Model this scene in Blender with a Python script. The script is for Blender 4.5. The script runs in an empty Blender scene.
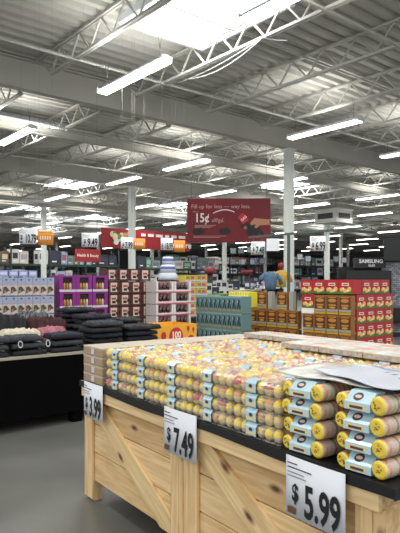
import bpy, math, random
from mathutils import Vector, Matrix, noise
random.seed(7)
C = bpy.context.scene.collection
F = 565.0; HZ = 281.0; H = 1.6
CU, SU = 0.769, 0.640
BROT = math.atan2(SU, CU)

def W(u, v, z=0.0):
    return Vector((CU*u - SU*v, SU*u + CU*v, z))
def uratio(px):
    k = (px-200)/F
    return (SU + CU*k)/(CU - SU*k)
def depth(u, v): return SU*u + CU*v

# ---------------------------------------------------------------- materials
def lin(c):
    return tuple(((x/255)/12.92 if x/255 <= 0.04045 else (((x/255)+0.055)/1.055)**2.4) for x in c) + (1,)
MATS = {}
def mat(name, rgb, rough=0.6, metal=0.0, coat=0.0, emit=0.0, var=0.0, vscale=8.0, bump=0.0):
    if name in MATS: return MATS[name]
    m = bpy.data.materials.new(name); m.use_nodes = True
    nt = m.node_tree; b = nt.nodes['Principled BSDF']
    b.inputs['Base Color'].default_value = lin(rgb)
    b.inputs['Roughness'].default_value = rough
    b.inputs['Metallic'].default_value = metal
    if coat: b.inputs['Coat Weight'].default_value = coat; b.inputs['Coat Roughness'].default_value = 0.12
    if emit:
        b.inputs['Emission Color'].default_value = lin(rgb); b.inputs['Emission Strength'].default_value = emit
    if var or bump:
        tc = nt.nodes.new('ShaderNodeTexCoord'); n = nt.nodes.new('ShaderNodeTexNoise')
        n.inputs['Scale'].default_value = vscale; n.inputs['Detail'].default_value = 4
        nt.links.new(tc.outputs['Object'], n.inputs['Vector'])
        if var:
            r = nt.nodes.new('ShaderNodeValToRGB')
            c = lin(rgb)
            r.color_ramp.elements[0].position = .3; r.color_ramp.elements[1].position = .7
            r.color_ramp.elements[0].color = tuple(x*(1-var) for x in c[:3])+(1,)
            r.color_ramp.elements[1].color = tuple(min(1, x*(1+var)) for x in c[:3])+(1,)
            nt.links.new(n.outputs['Fac'], r.inputs['Fac']); nt.links.new(r.outputs['Color'], b.inputs['Base Color'])
        if bump:
            bp = nt.nodes.new('ShaderNodeBump'); bp.inputs['Strength'].default_value = bump; bp.inputs['Distance'].default_value = .02
            nt.links.new(n.outputs['Fac'], bp.inputs['Height']); nt.links.new(bp.outputs['Normal'], b.inputs['Normal'])
    MATS[name] = m
    return m

def wood(name, a, b_, axis='X', seed=0.0, ang=0.0):
    m = bpy.data.materials.new(name); m.use_nodes = True
    nt = m.node_tree; N = nt.nodes; L = nt.links; b = N['Principled BSDF']
    tc = N.new('ShaderNodeTexCoord'); mp = N.new('ShaderNodeMapping')
    mp.inputs['Location'].default_value = (seed, seed*2, seed*.7)
    sc = {'X': (.7, 9, 9), 'Z': (9, 9, .7)}[axis]
    mp.inputs['Scale'].default_value = sc
    rt = N.new('ShaderNodeMapping'); rt.inputs['Rotation'].default_value = (0, ang, 0); L.new(tc.outputs['Object'], rt.inputs['Vector'])
    L.new(rt.outputs['Vector'], mp.inputs['Vector'])
    n = N.new('ShaderNodeTexNoise'); n.inputs['Scale'].default_value = 2.2; n.inputs['Detail'].default_value = 6
    n.inputs['Distortion'].default_value = 1.2
    L.new(mp.outputs['Vector'], n.inputs['Vector'])
    r = N.new('ShaderNodeValToRGB')
    r.color_ramp.elements[0].position = .35; r.color_ramp.elements[0].color = lin(a)
    r.color_ramp.elements[1].position = .65; r.color_ramp.elements[1].color = lin(b_)
    L.new(n.outputs['Fac'], r.inputs['Fac'])
    # knots
    v = N.new('ShaderNodeTexVoronoi'); v.inputs['Scale'].default_value = 1.0
    mp2 = N.new('ShaderNodeMapping'); mp2.inputs['Location'].default_value = (seed*1.3, 3+seed, seed)
    mp2.inputs['Scale'].default_value = {'X': (2.2, 0, 5.2), 'Z': (5.2, 0, 2.2)}[axis]; mp2.inputs['Rotation'].default_value = (math.pi/2, 0, 0); v.voronoi_dimensions = '2D'
    L.new(rt.outputs['Vector'], mp2.inputs['Vector']); L.new(mp2.outputs['Vector'], v.inputs['Vector'])
    kr = N.new('ShaderNodeValToRGB')
    kr.color_ramp.elements[0].position = .035; kr.color_ramp.elements[0].color = (1, 1, 1, 1)
    kr.color_ramp.elements[1].position = .13; kr.color_ramp.elements[1].color = (0, 0, 0, 1)
    L.new(v.outputs['Distance'], kr.inputs['Fac'])
    mx = N.new('ShaderNodeMixRGB'); L.new(kr.outputs['Color'], mx.inputs['Fac'])
    L.new(r.outputs['Color'], mx.inputs['Color1']); mx.inputs['Color2'].default_value = lin((98, 58, 30))
    L.new(mx.outputs['Color'], b.inputs['Base Color'])
    b.inputs['Roughness'].default_value = .55
    return m

WH = mat('matte_white', (232, 232, 228), .6)
BLACK = mat('matte_black', (16, 16, 18), .6)
INK = mat('printed_black', (18, 18, 18), .7)
CARD = mat('sign_card', (220, 224, 228), .5)
STEELW = mat('painted_ceiling_steel', (180, 179, 172), .6, var=.12, vscale=1.5)
GIRD = mat('painted_girder', (176, 174, 166), .7, var=.08, vscale=.6)
PILL = mat('painted_pillar', (214, 220, 214), .5)
WIRE = mat('thin_wire', (120, 120, 116), .9)
ORANGE = mat('orange_card', (226, 152, 62), .6)
RED = mat('banner_red', (146, 20, 30), .6)
REDB = mat('deep_banner_red', (112, 12, 26), .6, var=.12, vscale=1.2)
GREENB = mat('rack_beam_green', (34, 62, 58), .5)
RACKP = mat('rack_post', (58, 66, 66), .5)

# ---------------------------------------------------------------- mesh builder
class MB:
    def __init__(s, weld=False): s.v = []; s.f = []; s.m = []; s.sm = []; s.weld = weld
    def face(s, pts, mi=0, smooth=False):
        n = len(s.v); s.v += [tuple(p) for p in pts]; s.f.append(list(range(n, n+len(pts)))); s.m.append(mi); s.sm.append(smooth)
    def box(s, x0, x1, y0, y1, z0, z1, mi=0, M=None):
        p = [(x0,y0,z0),(x1,y0,z0),(x1,y1,z0),(x0,y1,z0),(x0,y0,z1),(x1,y0,z1),(x1,y1,z1),(x0,y1,z1)]
        if M is not None: p = [tuple(M @ Vector(q)) for q in p]
        n = len(s.v); s.v += p
        for q in ((0,3,2,1),(4,5,6,7),(0,1,5,4),(1,2,6,5),(2,3,7,6),(3,0,4,7)):
            s.f.append([n+i for i in q]); s.m.append(mi); s.sm.append(False)
    def bar(s, a, b, w, t=None, mi=0, up=(0,0,1)):
        a = Vector(a); b = Vector(b); t = t or w
        d = (b-a).normalized(); upv = Vector(up)
        if abs(d.dot(upv)) > .98: upv = Vector((1,0,0))
        x = d.cross(upv).normalized()*w/2; y = x.cross(d).normalized()*t/2
        p = [a-x-y, a+x-y, a+x+y, a-x+y, b-x-y, b+x-y, b+x+y, b-x+y]
        n = len(s.v); s.v += [tuple(q) for q in p]
        for q in ((0,1,2,3),(7,6,5,4),(0,4,5,1),(1,5,6,2),(2,6,7,3),(3,7,4,0)):
            s.f.append([n+i for i in q]); s.m.append(mi); s.sm.append(False)
    def tube(s, pts, r, seg=8, mi=0, cap=True, radii=None):
        pts = [Vector(p) for p in pts]; rings = []
        for i, p in enumerate(pts):
            d = (pts[min(i+1, len(pts)-1)] - pts[max(i-1, 0)]).normalized()
            up = Vector((0,0,1)) if abs(d.z) < .95 else Vector((1,0,0))
            x = d.cross(up).normalized(); y = x.cross(d).normalized()
            rr = radii[i] if radii else r
            n = len(s.v)
            s.v += [tuple(p + x*rr*math.cos(2*math.pi*k/seg) + y*rr*math.sin(2*math.pi*k/seg)) for k in range(seg)]
            rings.append(n)
        for a, b in zip(rings, rings[1:]):
            for k in range(seg):
                s.f.append([a+k, a+(k+1) % seg, b+(k+1) % seg, b+k]); s.m.append(mi); s.sm.append(True)
        if cap:
            s.f.append([rings[0]+k for k in range(seg)][::-1]); s.m.append(mi); s.sm.append(False)
            s.f.append([rings[-1]+k for k in range(seg)]); s.m.append(mi); s.sm.append(False)
    def lathe(s, c, prof, seg=10, mi=0, mis=None):
        c = Vector(c); rings = []
        for (r, z) in prof:
            n = len(s.v)
            s.v += [(c.x+r*math.cos(2*math.pi*k/seg), c.y+r*math.sin(2*math.pi*k/seg), c.z+z) for k in range(seg)]
            rings.append(n)
        for i, (a, b) in enumerate(zip(rings, rings[1:])):
            mm = mis[i] if mis else mi
            for k in range(seg):
                s.f.append([a+k, a+(k+1) % seg, b+(k+1) % seg, b+k]); s.m.append(mm); s.sm.append(True)
    def disc_y(s, x, y, z, r, mi=0, seg=14, rx=None):     # disc facing -y
        rx = rx or r
        s.face([(x+rx*math.cos(2*math.pi*k/seg), y, z+r*math.sin(2*math.pi*k/seg)) for k in range(seg)], mi)
    def rect_y(s, x0, x1, z0, z1, y, mi=0):
        s.face([(x0,y,z0),(x1,y,z0),(x1,y,z1),(x0,y,z1)], mi)
    def rect_x(s, y0, y1, z0, z1, x, mi=0):               # facing -x
        s.face([(x,y1,z0),(x,y0,z0),(x,y0,z1),(x,y1,z1)], mi)
    def mesh(s, name, mats):
        me = bpy.data.meshes.new(name); me.from_pydata(s.v, [], s.f)
        for m in (mats if isinstance(mats, (list, tuple)) else [mats]): me.materials.append(m)
        me.polygons.foreach_set('material_index', s.m); me.polygons.foreach_set('use_smooth', s.sm)
        if s.weld:
            import bmesh
            q = bmesh.new(); q.from_mesh(me); bmesh.ops.remove_doubles(q, verts=q.verts, dist=.00005); q.to_mesh(me); q.free()
        me.update(); return me
    def build(s, name, mats, parent=None, loc=(0,0,0), rotz=0, bevel=0):
        o = bpy.data.objects.new(name, s.mesh(name, mats)); C.objects.link(o)
        o.location = loc; o.rotation_euler = (0, 0, rotz)
        if parent: o.parent = parent
        if bevel:
            b = o.modifiers.new('bevel', 'BEVEL'); b.width = bevel; b.segments = 2; b.limit_method = 'ANGLE'
        return o

def tag(o, label, cat, group=None, kind=None):
    o['label'] = label; o['category'] = cat
    if group: o['group'] = group
    if kind: o['kind'] = kind
    return o
def struct(o): o['kind'] = 'structure'; return o
def thing(name, label, cat, loc=(0,0,0), rotz=0, group=None):
    o = bpy.data.objects.new(name, None); C.objects.link(o); o.empty_display_size = .1
    o.location = loc; o.rotation_euler = (0, 0, rotz); return tag(o, label, cat, group)
KIDS = {}
def copy_tree(o, parent=None):
    c = o.copy(); C.objects.link(c)
    if parent: c.parent = parent
    for ch in list(o.children): copy_tree(ch, c)
    return c
class Proto:
    def __init__(s, o): s.o = o; s.used = False
    def place(s, loc, rotz, label, cat, group=None, kind=None):
        if s.used: o = copy_tree(s.o)
        else: o = s.o; s.used = True
        o.location = loc; o.rotation_euler = (0, 0, rotz)
        if label: tag(o, label, cat, group)
        if kind: o['kind'] = kind
        return o
def text_obj(body, size, m, parent, loc, rot=(math.pi/2, 0, 0), sx=1.0, name='lettering', bold=0.0, align='CENTER'):
    cu = bpy.data.curves.new('t', 'FONT'); cu.body = body; cu.size = size; cu.align_x = align; cu.align_y = 'CENTER'
    cu.offset = bold; cu.resolution_u = 3
    t = bpy.data.objects.new('t', cu); C.objects.link(t)
    me = bpy.data.meshes.new_from_object(t.evaluated_get(bpy.context.evaluated_depsgraph_get()))
    bpy.data.objects.remove(t); bpy.data.curves.remove(cu)
    me.materials.clear(); me.materials.append(m)
    o = bpy.data.objects.new(name, me); C.objects.link(o); o.parent = parent
    o.location = loc; o.rotation_euler = rot; o.scale = (sx, 1, 1)
    return o
ORD = ['first','second','third','fourth','fifth','sixth','seventh','eighth','ninth','tenth','eleventh','twelfth','thirteenth','fourteenth','fifteenth','sixteenth','seventeenth','eighteenth','nineteenth','twentieth','twenty-first','twenty-second','twenty-third','twenty-fourth']
ROWN = {1: ['topmost'], 2: ['top','bottom']}
def rowname(i, n):
    if i == 0: return 'top row'
    return ORD[i] + ' row down'
def colname(j, n):
    if j == 0: return 'leftmost'
    if j == n-1: return 'rightmost'
    return ORD[j] + ' from the left'

# ---------------------------------------------------------------- floor, ceiling, walls
def floor_mat():
    m = bpy.data.materials.new('polished_concrete'); m.use_nodes = True
    nt = m.node_tree; N = nt.nodes; L = nt.links; b = N['Principled BSDF']
    tc = N.new('ShaderNodeTexCoord'); n = N.new('ShaderNodeTexNoise'); n.inputs['Scale'].default_value = 1.3; n.inputs['Detail'].default_value = 8
    L.new(tc.outputs['Object'], n.inputs['Vector'])
    r = N.new('ShaderNodeValToRGB'); r.color_ramp.elements[0].position = .3; r.color_ramp.elements[1].position = .7
    r.color_ramp.elements[0].color = lin((94, 95, 91)); r.color_ramp.elements[1].color = lin((110, 110, 105))
    L.new(n.outputs['Fac'], r.inputs['Fac']); L.new(r.outputs['Color'], b.inputs['Base Color'])
    r2 = N.new('ShaderNodeMapRange'); r2.inputs['To Min'].default_value = .3; r2.inputs['To Max'].default_value = .5
    L.new(n.outputs['Fac'], r2.inputs['Value']); L.new(r2.outputs['Result'], b.inputs['Roughness'])
    return m
b = MB(); b.box(-14, 92, -6, 92, -.2, 0)
struct(b.build('floor', floor_mat(), rotz=BROT))
DECK = mat('ceiling_deck_paint', (176, 175, 168), .75, var=.1, vscale=.5)
b = MB(); n = 0; v = 2.0; U0, U1 = -2, 92
while v < 92:
    b.face([W(U0,v,7.03),W(U1,v,7.03),W(U1,v+.14,7.03),W(U0,v+.14,7.03)])
    b.face([W(U0,v+.14,7.03),W(U1,v+.14,7.03),W(U1,v+.18,7.12),W(U0,v+.18,7.12)])
    b.face([W(U0,v+.18,7.12),W(U1,v+.18,7.12),W(U1,v+.30,7.12),W(U0,v+.30,7.12)])
    b.face([W(U0,v+.30,7.12),W(U1,v+.30,7.12),W(U1,v+.34,7.03),W(U0,v+.34,7.03)])
    v += .34
struct(b.build('ceiling', DECK))
WALLM = mat('wall_paint', (150, 152, 150), .8)
b = MB(); b.box(-14, 92, 91, 91.3, 0, 7.2); struct(b.build('wall_back', WALLM, rotz=BROT))
b = MB(); b.box(91, 91.3, -6, 91, 0, 7.2); struct(b.build('wall_right', WALLM, rotz=BROT))

# girders
GV = [13.35 + 10.15*i for i in range(-1, 8)]
b = MB()
b.box(0, 92, -.012, .012, 6.3, 6.98); b.box(0, 92, -.13, .13, 6.26, 6.30); b.box(0, 92, -.13, .13, 6.96, 7.0)
gp = b.mesh('roof_girder', GIRD)
for gv in GV:
    o = bpy.data.objects.new('roof_girder', gp); C.objects.link(o); o.location = W(0, gv, 0); o.rotation_euler = (0,0,BROT); struct(o)
# secondary beams under the joists
b = MB(); b.box(0, 92, -.09, .09, 6.17, 6.20); b.box(0, 92, -.01, .01, 6.2, 6.4); b.box(0, 92, -.09, .09, 6.39, 6.42)
sp = b.mesh('cross_beam', GIRD)
for v in (16.75, 31.5, 42.3):
    o = bpy.data.objects.new('cross_beam', sp); C.objects.link(o); o.location = W(0, v, 0); o.rotation_euler = (0,0,BROT); struct(o)
# joists
def joist_mesh():
    b = MB(); L = 9.85
    for x in (-.035, .035):
        b.box(x-.022, x+.022, 0, L, -.05, 0)
        b.box(x-.025, x+.025, .75, L-.75, -.58, -.525)
    b.bar((0, .1, -.03), (0, .78, -.55), .04); b.bar((0, L-.1, -.03), (0, L-.78, -.55), .04)
    y = .78; k = 0; st = (L-1.56)/18
    while k < 18:
        z0, z1 = ((-.55, -.03) if k % 2 == 0 else (-.03, -.55))
        b.bar((0, y, z0), (0, y+st, z1), .035, .035)
        if k % 2 == 0: b.bar((0, y+st, -.03), (0, y+st, -.08), .05)
        y += st; k += 1
    return b.mesh('roof_joist', STEELW)
jm = joist_mesh()
JU = [15.4 + 2.4*i for i in range(-6, 32)]
for gv in GV[:-1]:
    for u in JU:
        if u < .3*(gv if gv > 5 else 4) - 2 or u > 1.8*(gv+10.2)+1: continue
        o = bpy.data.objects.new('roof_joist', jm); C.objects.link(o)
        o.location = W(u, gv+.15, 7.01); o.rotation_euler = (0,0,BROT); struct(o)
# bridging rods
b = MB(); b.bar((0,0,0), (90,0,0), .045); bm_ = b.mesh('bridging_rod', STEELW)
for gv in GV[:5]:
    for dv, z in ((3.1, 6.43), (8.0, 6.43), (5.5, 6.9), (9.0, 6.9)):
        o = bpy.data.objects.new('bridging_rod', bm_); C.objects.link(o); o.location = W(0, gv+dv, z); o.rotation_euler = (0,0,BROT); struct(o)
# pillars
b = MB(); b.box(-.13, .13, -.13, .13, 0, 6.26); b.box(-.26, .26, -.26, .26, 0, .04); b.box(-.2, .2, -.2, .2, 6.22, 6.26)
pm = b.mesh('pillar', PILL)
for i in range(0, 5):
    for j in range(0, 8):
        u, v = 15.2+15.36*i, 13.35+10.15*j
        d = depth(u, v); x = CU*u - SU*v
        if abs(x/d) > .42 or d > 85: continue
        o = bpy.data.objects.new('pillar', pm); C.objects.link(o); o.location = W(u, v, 0); o.rotation_euler = (0,0,BROT); struct(o)
# skylights : frosted panel set in a white curb
SKY = mat('skylight_glow', (244, 249, 255), .5, emit=2.6)
CURB = mat('skylight_curb', (225, 230, 235), .6)
def skylight(u0, u1, v0, v1):
    b = MB(); b.box(0, u1-u0, 0, v1-v0, 7.0, 7.02, 0)
    w, l = u1-u0, v1-v0
    for a in ((0,w,-.06,0),(0,w,l,l+.06),(-.06,0,-.06,l+.06),(w,w+.06,-.06,l+.06)): b.box(*a, 6.86, 7.03, 1)
    o = b.build('window_%d' % skylight.n, [SKY, CURB], loc=W(u0, v0), rotz=BROT); skylight.n += 1; struct(o)
    L = bpy.data.lights.new('skylight_light', 'AREA'); L.shape = 'RECTANGLE'; L.size = w; L.size_y = l; L.energy = 120; L.color = (.93,.97,1)
    lo = bpy.data.objects.new('skylight_light', L); C.objects.link(lo); lo.location = W((u0+u1)/2, (v0+v1)/2, 6.98); lo.rotation_euler = (0,0,BROT)
skylight.n = 1
skylight(6.15, 8.25, 7.2, 9.85)
skylight(6.3, 9.0, 18.0, 18.95)
for v in (19.8, 29.8, 40.5, 51.3): skylight(22.9, 25.1, v, v+2.6); skylight(38.5, 41.0, v-1, v+2.0)
skylight(13.3, 15.3, 27, 29.5); skylight(15.7, 17.7, 38, 40.5); skylight(18.1, 22.5, 42.5, 45)

# ---------------------------------------------------------------- hanging strip lights
LAMP = mat('lamp_diffuser', (255, 252, 244), .4, emit=9.0)
LH = mat('lamp_housing', (215, 218, 218), .4)
root = thing('ceiling_light', '', '')
b = MB(); b.face([(-.13,-1.22,.02),(-.13,1.22,.02),(-.05,1.22,.09),(-.05,-1.22,.09)]); b.face([(.13,-1.22,.02),(.05,-1.22,.09),(.05,1.22,.09),(.13,1.22,.02)])
b.box(-.05,.05,-1.22,1.22,.09,.12); b.box(-.13,.13,1.21,1.23,-.01,.1); b.box(-.13,.13,-1.23,-1.21,-.01,.1); b.build('housing', LH, root)
b = MB(); b.box(-.115, .115, -1.2, 1.2, -.02, .02); b.build('diffuser', LAMP, root)
for y in (-1.0, 1.0):
    b = MB(); b.tube([(0,y,.12),(0,y,.3)], .006, 5); b.tube([(0,y,.3),(.05,y,.62)], .006, 5); b.tube([(0,y,.3),(-.05,y,.62)], .006, 5)
    b.build('hanging_wire', WIRE, root)
lp = Proto(root); nl = 0
ROWU = [6.4, 12.7, 18.0, 25.0, 31.2, 37.2, 43.3, 49.4, 55.5, 61.6, 67.7]
ROWV = [9.9, 16.1, 20.3, 26.6, 33.0, 38.2, 44.5, 50.5, 57, 63, 70, 77]
seen = []
for i, u in enumerate(ROWU):
    for j, v in enumerate(([5.35] if i == 0 else [])+ROWV):
        d = depth(u, v); k = (CU*u-SU*v)/d
        if abs(k) > .4 or d > 80: continue
        if (i, j) in ((1, 0),): pass
        seen.append((d, u, v, i, j))
seen.sort()
POSN = lambda px: 'at the far left' if px < 60 else 'left of centre' if px < 150 else 'near the middle' if px < 240 else 'right of centre' if px < 330 else 'at the far right'
cnt = {}
for (d, u, v, i, j) in seen:
    uu = u; z = 5.8
    if (i, j) == (2, 0): uu, v = 17.05, 9.6
    px = 200 + F*(CU*uu-SU*v)/d
    lab = 'white strip light in the %s lamp row from the left, %s nearest' % (ORD[i], ORD[cnt.get(i, 0)]); cnt[i] = cnt.get(i, 0)+1
    lp.place(W(uu, v, z), BROT, lab, 'ceiling light', 'hanging strip lights')
    if d < 60:  # up-facing fill added above each fixture to brighten the ceiling
        L = bpy.data.lights.new('ceiling_fill_light', 'AREA'); L.shape = 'RECTANGLE'; L.size = .25; L.size_y = 2.4; L.energy = 38; L.color = (1, .98, .94)
        lo = bpy.data.objects.new('ceiling_fill_light', L); C.objects.link(lo); lo.location = W(uu, v, z+.14); lo.rotation_euler = (math.pi,0,-BROT)
    if d < 45:
        L = bpy.data.lights.new('strip_light', 'AREA'); L.shape = 'RECTANGLE'; L.size = .25; L.size_y = 2.4; L.energy = 60 if d < 30 else 100; L.color = (1, .97, .91)
        lo = bpy.data.objects.new('strip_light', L); C.objects.link(lo); lo.location = W(uu, v, z-.05); lo.rotation_euler = (0,0,BROT)
# off-frame part of the same lamp grid (behind and beside the camera)
for (u, v) in ((.5,9.9),(6.6,3.9),(.5,3.9),(12.7,3.9),(-5,3.9),(.5,-2),(6.6,-2)):
    L = bpy.data.lights.new('strip_light', 'AREA'); L.shape = 'RECTANGLE'; L.size = .25; L.size_y = 2.4; L.energy = 60; L.color = (1, .97, .91)
    lo = bpy.data.objects.new('strip_light', L); C.objects.link(lo); lo.location = W(u, v, 5.75); lo.rotation_euler = (0,0,BROT)
# square down light under the cross beam
t = thing('down_light', 'small square white lamp under the cross beam above the fuel banner', 'ceiling light', W(12.6, 14.9, 5.72), BROT)
b = MB(); b.lathe((0,0,0), [(.06,.25),(.1,.2),(.22,.05)], 14); b.build('housing', LH, t)
b = MB(); b.lathe((0,0,0), [(.22,.05),(.2,0),(.0,-.02)], 14); b.build('diffuser', LAMP, t)
b = MB(); b.tube([(0,0,.24),(0,0,.75)], .008, 5); b.build('hanging_wire', WIRE, t)
# sagging white cable by the skylight
b = MB()
def sag(a, c, s, r=.012):
    a = Vector(a); c = Vector(c)
    b.tube([a.lerp(c, i/14) - Vector((0,0,s*4*(i/14)*(1-i/14))) for i in range(15)], r, 5)
sag(W(8.35, 10.6, 6.42), W(8.1, 7.8, 6.42), .2); sag(W(8.38, 10.9, 6.42), W(8.1, 7.8, 6.42), .08); sag(W(8.1, 7.8, 6.42), W(8.6, 7.6, 6.43), .02)
tag(b.build('sagging_cable', WH), 'thin white cables sagging below the bright skylight', 'cable')

# air conditioning unit
GR = mat('dark_grille', (50, 52, 52), .6); ACM = mat('ac_casing', (205, 206, 200), .5)
t = thing('air_conditioner', 'white boxy ceiling unit with dark grilles beside a far pillar', 'air conditioner', W(29.4, 21.9, 5.35), BROT)
b = MB(); b.box(0, 1.7, 0, 1.7, 0, .85); b.box(-.06, 1.76, -.06, 1.76, .8, .88); b.build('casing', ACM, t)
b = MB(); b.rect_x(.25, 1.45, .25, .6, -.012, 0); b.rect_y(.25, 1.45, .25, .6, -.012, 0)
for k in range(3): b.box(-.03, -.012, .25, 1.45, .3+.1*k, .33+.1*k, 1); b.box(.25, 1.45, -.03, -.012, .3+.1*k, .33+.1*k, 1)
b.build('grille', [GR, mat('grille_slat', (90, 92, 92), .5)], t)
b = MB()
for x, y in ((.1,.1),(1.6,.1),(.1,1.6),(1.6,1.6)): b.tube([(x,y,.88),(x,y,1.5)], .015, 5)
b.build('hanging_rod', WIRE, t)
t = thing('air_conditioner', 'smaller white ceiling unit hanging far off to the right', 'air conditioner', W(45, 26, 3.6), BROT)
b = MB(); b.box(0, 1.1, 0, 1.1, 0, .6); b.box(-.05, 1.15, -.05, 1.15, .56, .62); b.build('casing', ACM, t)
b = MB(); b.rect_x(.2, .9, .15, .4, -.012, 0); b.rect_y(.2, .9, .15, .4, -.012, 0); b.build('grille', [mat('pale_grille', (140,140,138), .6)], t)
b = MB()
for x, y in ((.1,.1),(1,.1),(.1,1),(1,1)): b.tube([(x,y,.6),(x,y,2.83)], .015, 5)
b.build('hanging_rod', WIRE, t)

# ---------------------------------------------------------------- the wooden crates
CR = math.atan2(-.812, .5835)
CX, CY = -.867, 4.185
def K(s, t, z=0): return Vector((CX + .5835*s + .812*t, CY - .812*s + .5835*t, z))
WD = [wood('pine_a', (204,166,112), (232,198,146), 'X', 0), wood('pine_b', (212,176,124), (238,208,156), 'X', 4.3), wood('pine_c', (194,156,104), (224,190,138), 'X', 9.1)]
WZ = wood('pine_upright', (208,172,118), (236,204,152), 'Z', 2.0)
DPT = 1.5
def crate(s0, label):
    L = 1.305
    t = thing('wooden_crate', label, 'crate', K(s0, 0), CR, 'pine display crates')
    def rotated_x(o): return o
    # plank panel, front
    zs = [.15, .36, .565, .775]
    for i in range(3):
        b = MB(); b.box(.06, L-.06, .035, .055, zs[i]+.003, zs[i+1]-.003); b.build('plank', WD[i % 3], t, bevel=.003)
        for (x0, x1) in ((.035,.055),(L-.055,L-.035)):
            b = MB(); b.box(x0, x1, .06, DPT-.06, zs[i]+.003, zs[i+1]-.003); b.build('plank', WD[(i+1) % 3], t, bevel=.003)
        b = MB(); b.box(.06, L-.06, DPT-.055, DPT-.035, zs[i]+.003, zs[i+1]-.003); b.build('plank', WD[(i+2) % 3], t, bevel=.003)
    # top aprons
    b = MB(); b.box(.0, L, -.012, .012, .755, .84); b.build('apron', WD[1], t, bevel=.004)
    b = MB(); b.box(.0, L, DPT-.012, DPT+.012, .755, .84); b.build('apron', WD[1], t, bevel=.004)
    for x in (0.012, L-.036):
        b = MB(); b.box(x, x+.024, .012, DPT-.012, .755, .84); b.build('apron', WD[2], t, bevel=.004)
    # posts (each a double board) with foot blocks
    for (x0, x1) in ((0,.128),(L-.128,L)):
        for (y0, y1) in ((.012,.034),(DPT-.034,DPT-.012)):
            xm = x0+.045 if x0 == 0 else x1-.045
            b = MB(); b.box(x0, xm-.002, y0, y1, .02, .755); b.box(xm+.002, x1, y0, y1, .02, .755)
            b.box(x0+.01, x1-.01, min(y0,DPT-.1) if y0 > 1 else y0+.023, (y1-.023) if y0 > 1 else y0+.09, .0, .15)
            b.build('leg', WZ, t, bevel=.004)
    # diagonal brace, recessed between the posts
    def brace(y0, y1, flip):
        a = (.128, .755); c = (L-.128, .15)
        b = MB(); w = .075
        pts = [(a[0], .755), (a[0]+w*1.5, .755), (c[0], .15+w*1.25), (c[0], .15), (c[0]-w*1.5, .15), (a[0], .755-w*1.25)]
        n = len(pts)
        f0 = [(x, y0, z) for x, z in pts]; f1 = [(x, y1, z) for x, z in pts]
        b.face(f0); b.face(f1[::-1])
        for i in range(n): b.face([f0[i], f1[i], f1[(i+1) % n], f0[(i+1) % n]])
        b.build('brace', wood('pine_brace_%d' % int(s0*10+flip), (206,172,118), (236,208,158), 'X', 6.0+s0, -.52), t)
    brace(.012, .034, 0); brace(DPT-.034, DPT-.012, 1)
    b = MB(); b.box(.06, L-.06, .06, DPT-.06, .79, .82); b.build('deck_board', WD[2], t)
    return t
crate(0, 'pine crate with diagonal brace at the left, under the closed brown cartons')
crate(1.31, 'pine crate with diagonal brace at the right, carrying the $5.99 price card')
# black liner tray with a slightly sagging rim
LIN = mat('black_liner', (10, 10, 12), .5)
b = MB(); L = 2.69
NS = 40
b.box(.004, L, -.025, DPT+.025, .842, .868)
for i in range(NS):
    x0, x1 = .004 + (L-.004)*i/NS, .004 + (L-.004)*(i+1)/NS
    zz = lambda x: .826 + .006*math.sin(x*5)
    b.face([(x0,-.026,zz(x0)),(x1,-.026,zz(x1)),(x1,-.026,.868),(x0,-.026,.868)])
for (x0,x1,y0,y1) in ((-.008,-.003,-.026,DPT+.026),(L,L+.004,-.026,DPT+.026),(.004,L,DPT+.025,DPT+.028)): b.box(x0,x1,y0,y1,.826,.868)
tag(b.build('black_liner', LIN, loc=K(0,0), rotz=CR), 'glossy black tray liner covering the tops of both pine crates', 'tray liner')

# ---------------------------------------------------------------- packs of treats
CREAM = mat('cream_shell', (216, 196, 148), .35, coat=.8)
YEL = mat('yellow_top', (238, 208, 58), .3, coat=1.0); YEL2 = mat('pale_yellow_top', (226, 190, 104), .3, coat=1.0)
ORG = mat('orange_top', (214, 150, 84), .3, coat=1.0); PNK = mat('pink_red_top', (188, 96, 80), .35, coat=1.0)
BLUE = mat('pale_blue_label', (184, 214, 224), .35, coat=.5)
EMB = mat('label_emblem', (84, 54, 60), .5); LTX = mat('label_cream_patch', (228, 212, 150), .5)
BRN = mat('brown_speck', (120, 84, 30), .5)
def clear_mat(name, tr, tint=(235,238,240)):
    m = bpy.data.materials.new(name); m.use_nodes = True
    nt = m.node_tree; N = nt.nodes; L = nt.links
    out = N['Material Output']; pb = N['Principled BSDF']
    pb.inputs['Base Color'].default_value = lin(tint); pb.inputs['Roughness'].default_value = .18  # whitish tint puts the glare on the lid film into its colour
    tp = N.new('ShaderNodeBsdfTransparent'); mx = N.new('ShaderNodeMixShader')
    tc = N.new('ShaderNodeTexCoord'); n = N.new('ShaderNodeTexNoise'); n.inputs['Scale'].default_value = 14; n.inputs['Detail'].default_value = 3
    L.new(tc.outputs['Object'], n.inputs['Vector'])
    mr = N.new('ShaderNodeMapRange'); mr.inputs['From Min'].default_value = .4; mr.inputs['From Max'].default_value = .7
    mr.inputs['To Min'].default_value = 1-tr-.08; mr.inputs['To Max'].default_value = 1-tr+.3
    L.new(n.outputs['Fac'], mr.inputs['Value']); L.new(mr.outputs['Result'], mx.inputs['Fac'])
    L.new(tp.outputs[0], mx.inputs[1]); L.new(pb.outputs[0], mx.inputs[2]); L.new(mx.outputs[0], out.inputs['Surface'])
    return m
CLR = clear_mat('clear_plastic', .86)
CLRS = clear_mat('clear_sleeve', .95)
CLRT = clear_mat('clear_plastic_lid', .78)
PA, PD, LA, LB = .346, .25, .0675, .0778
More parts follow.
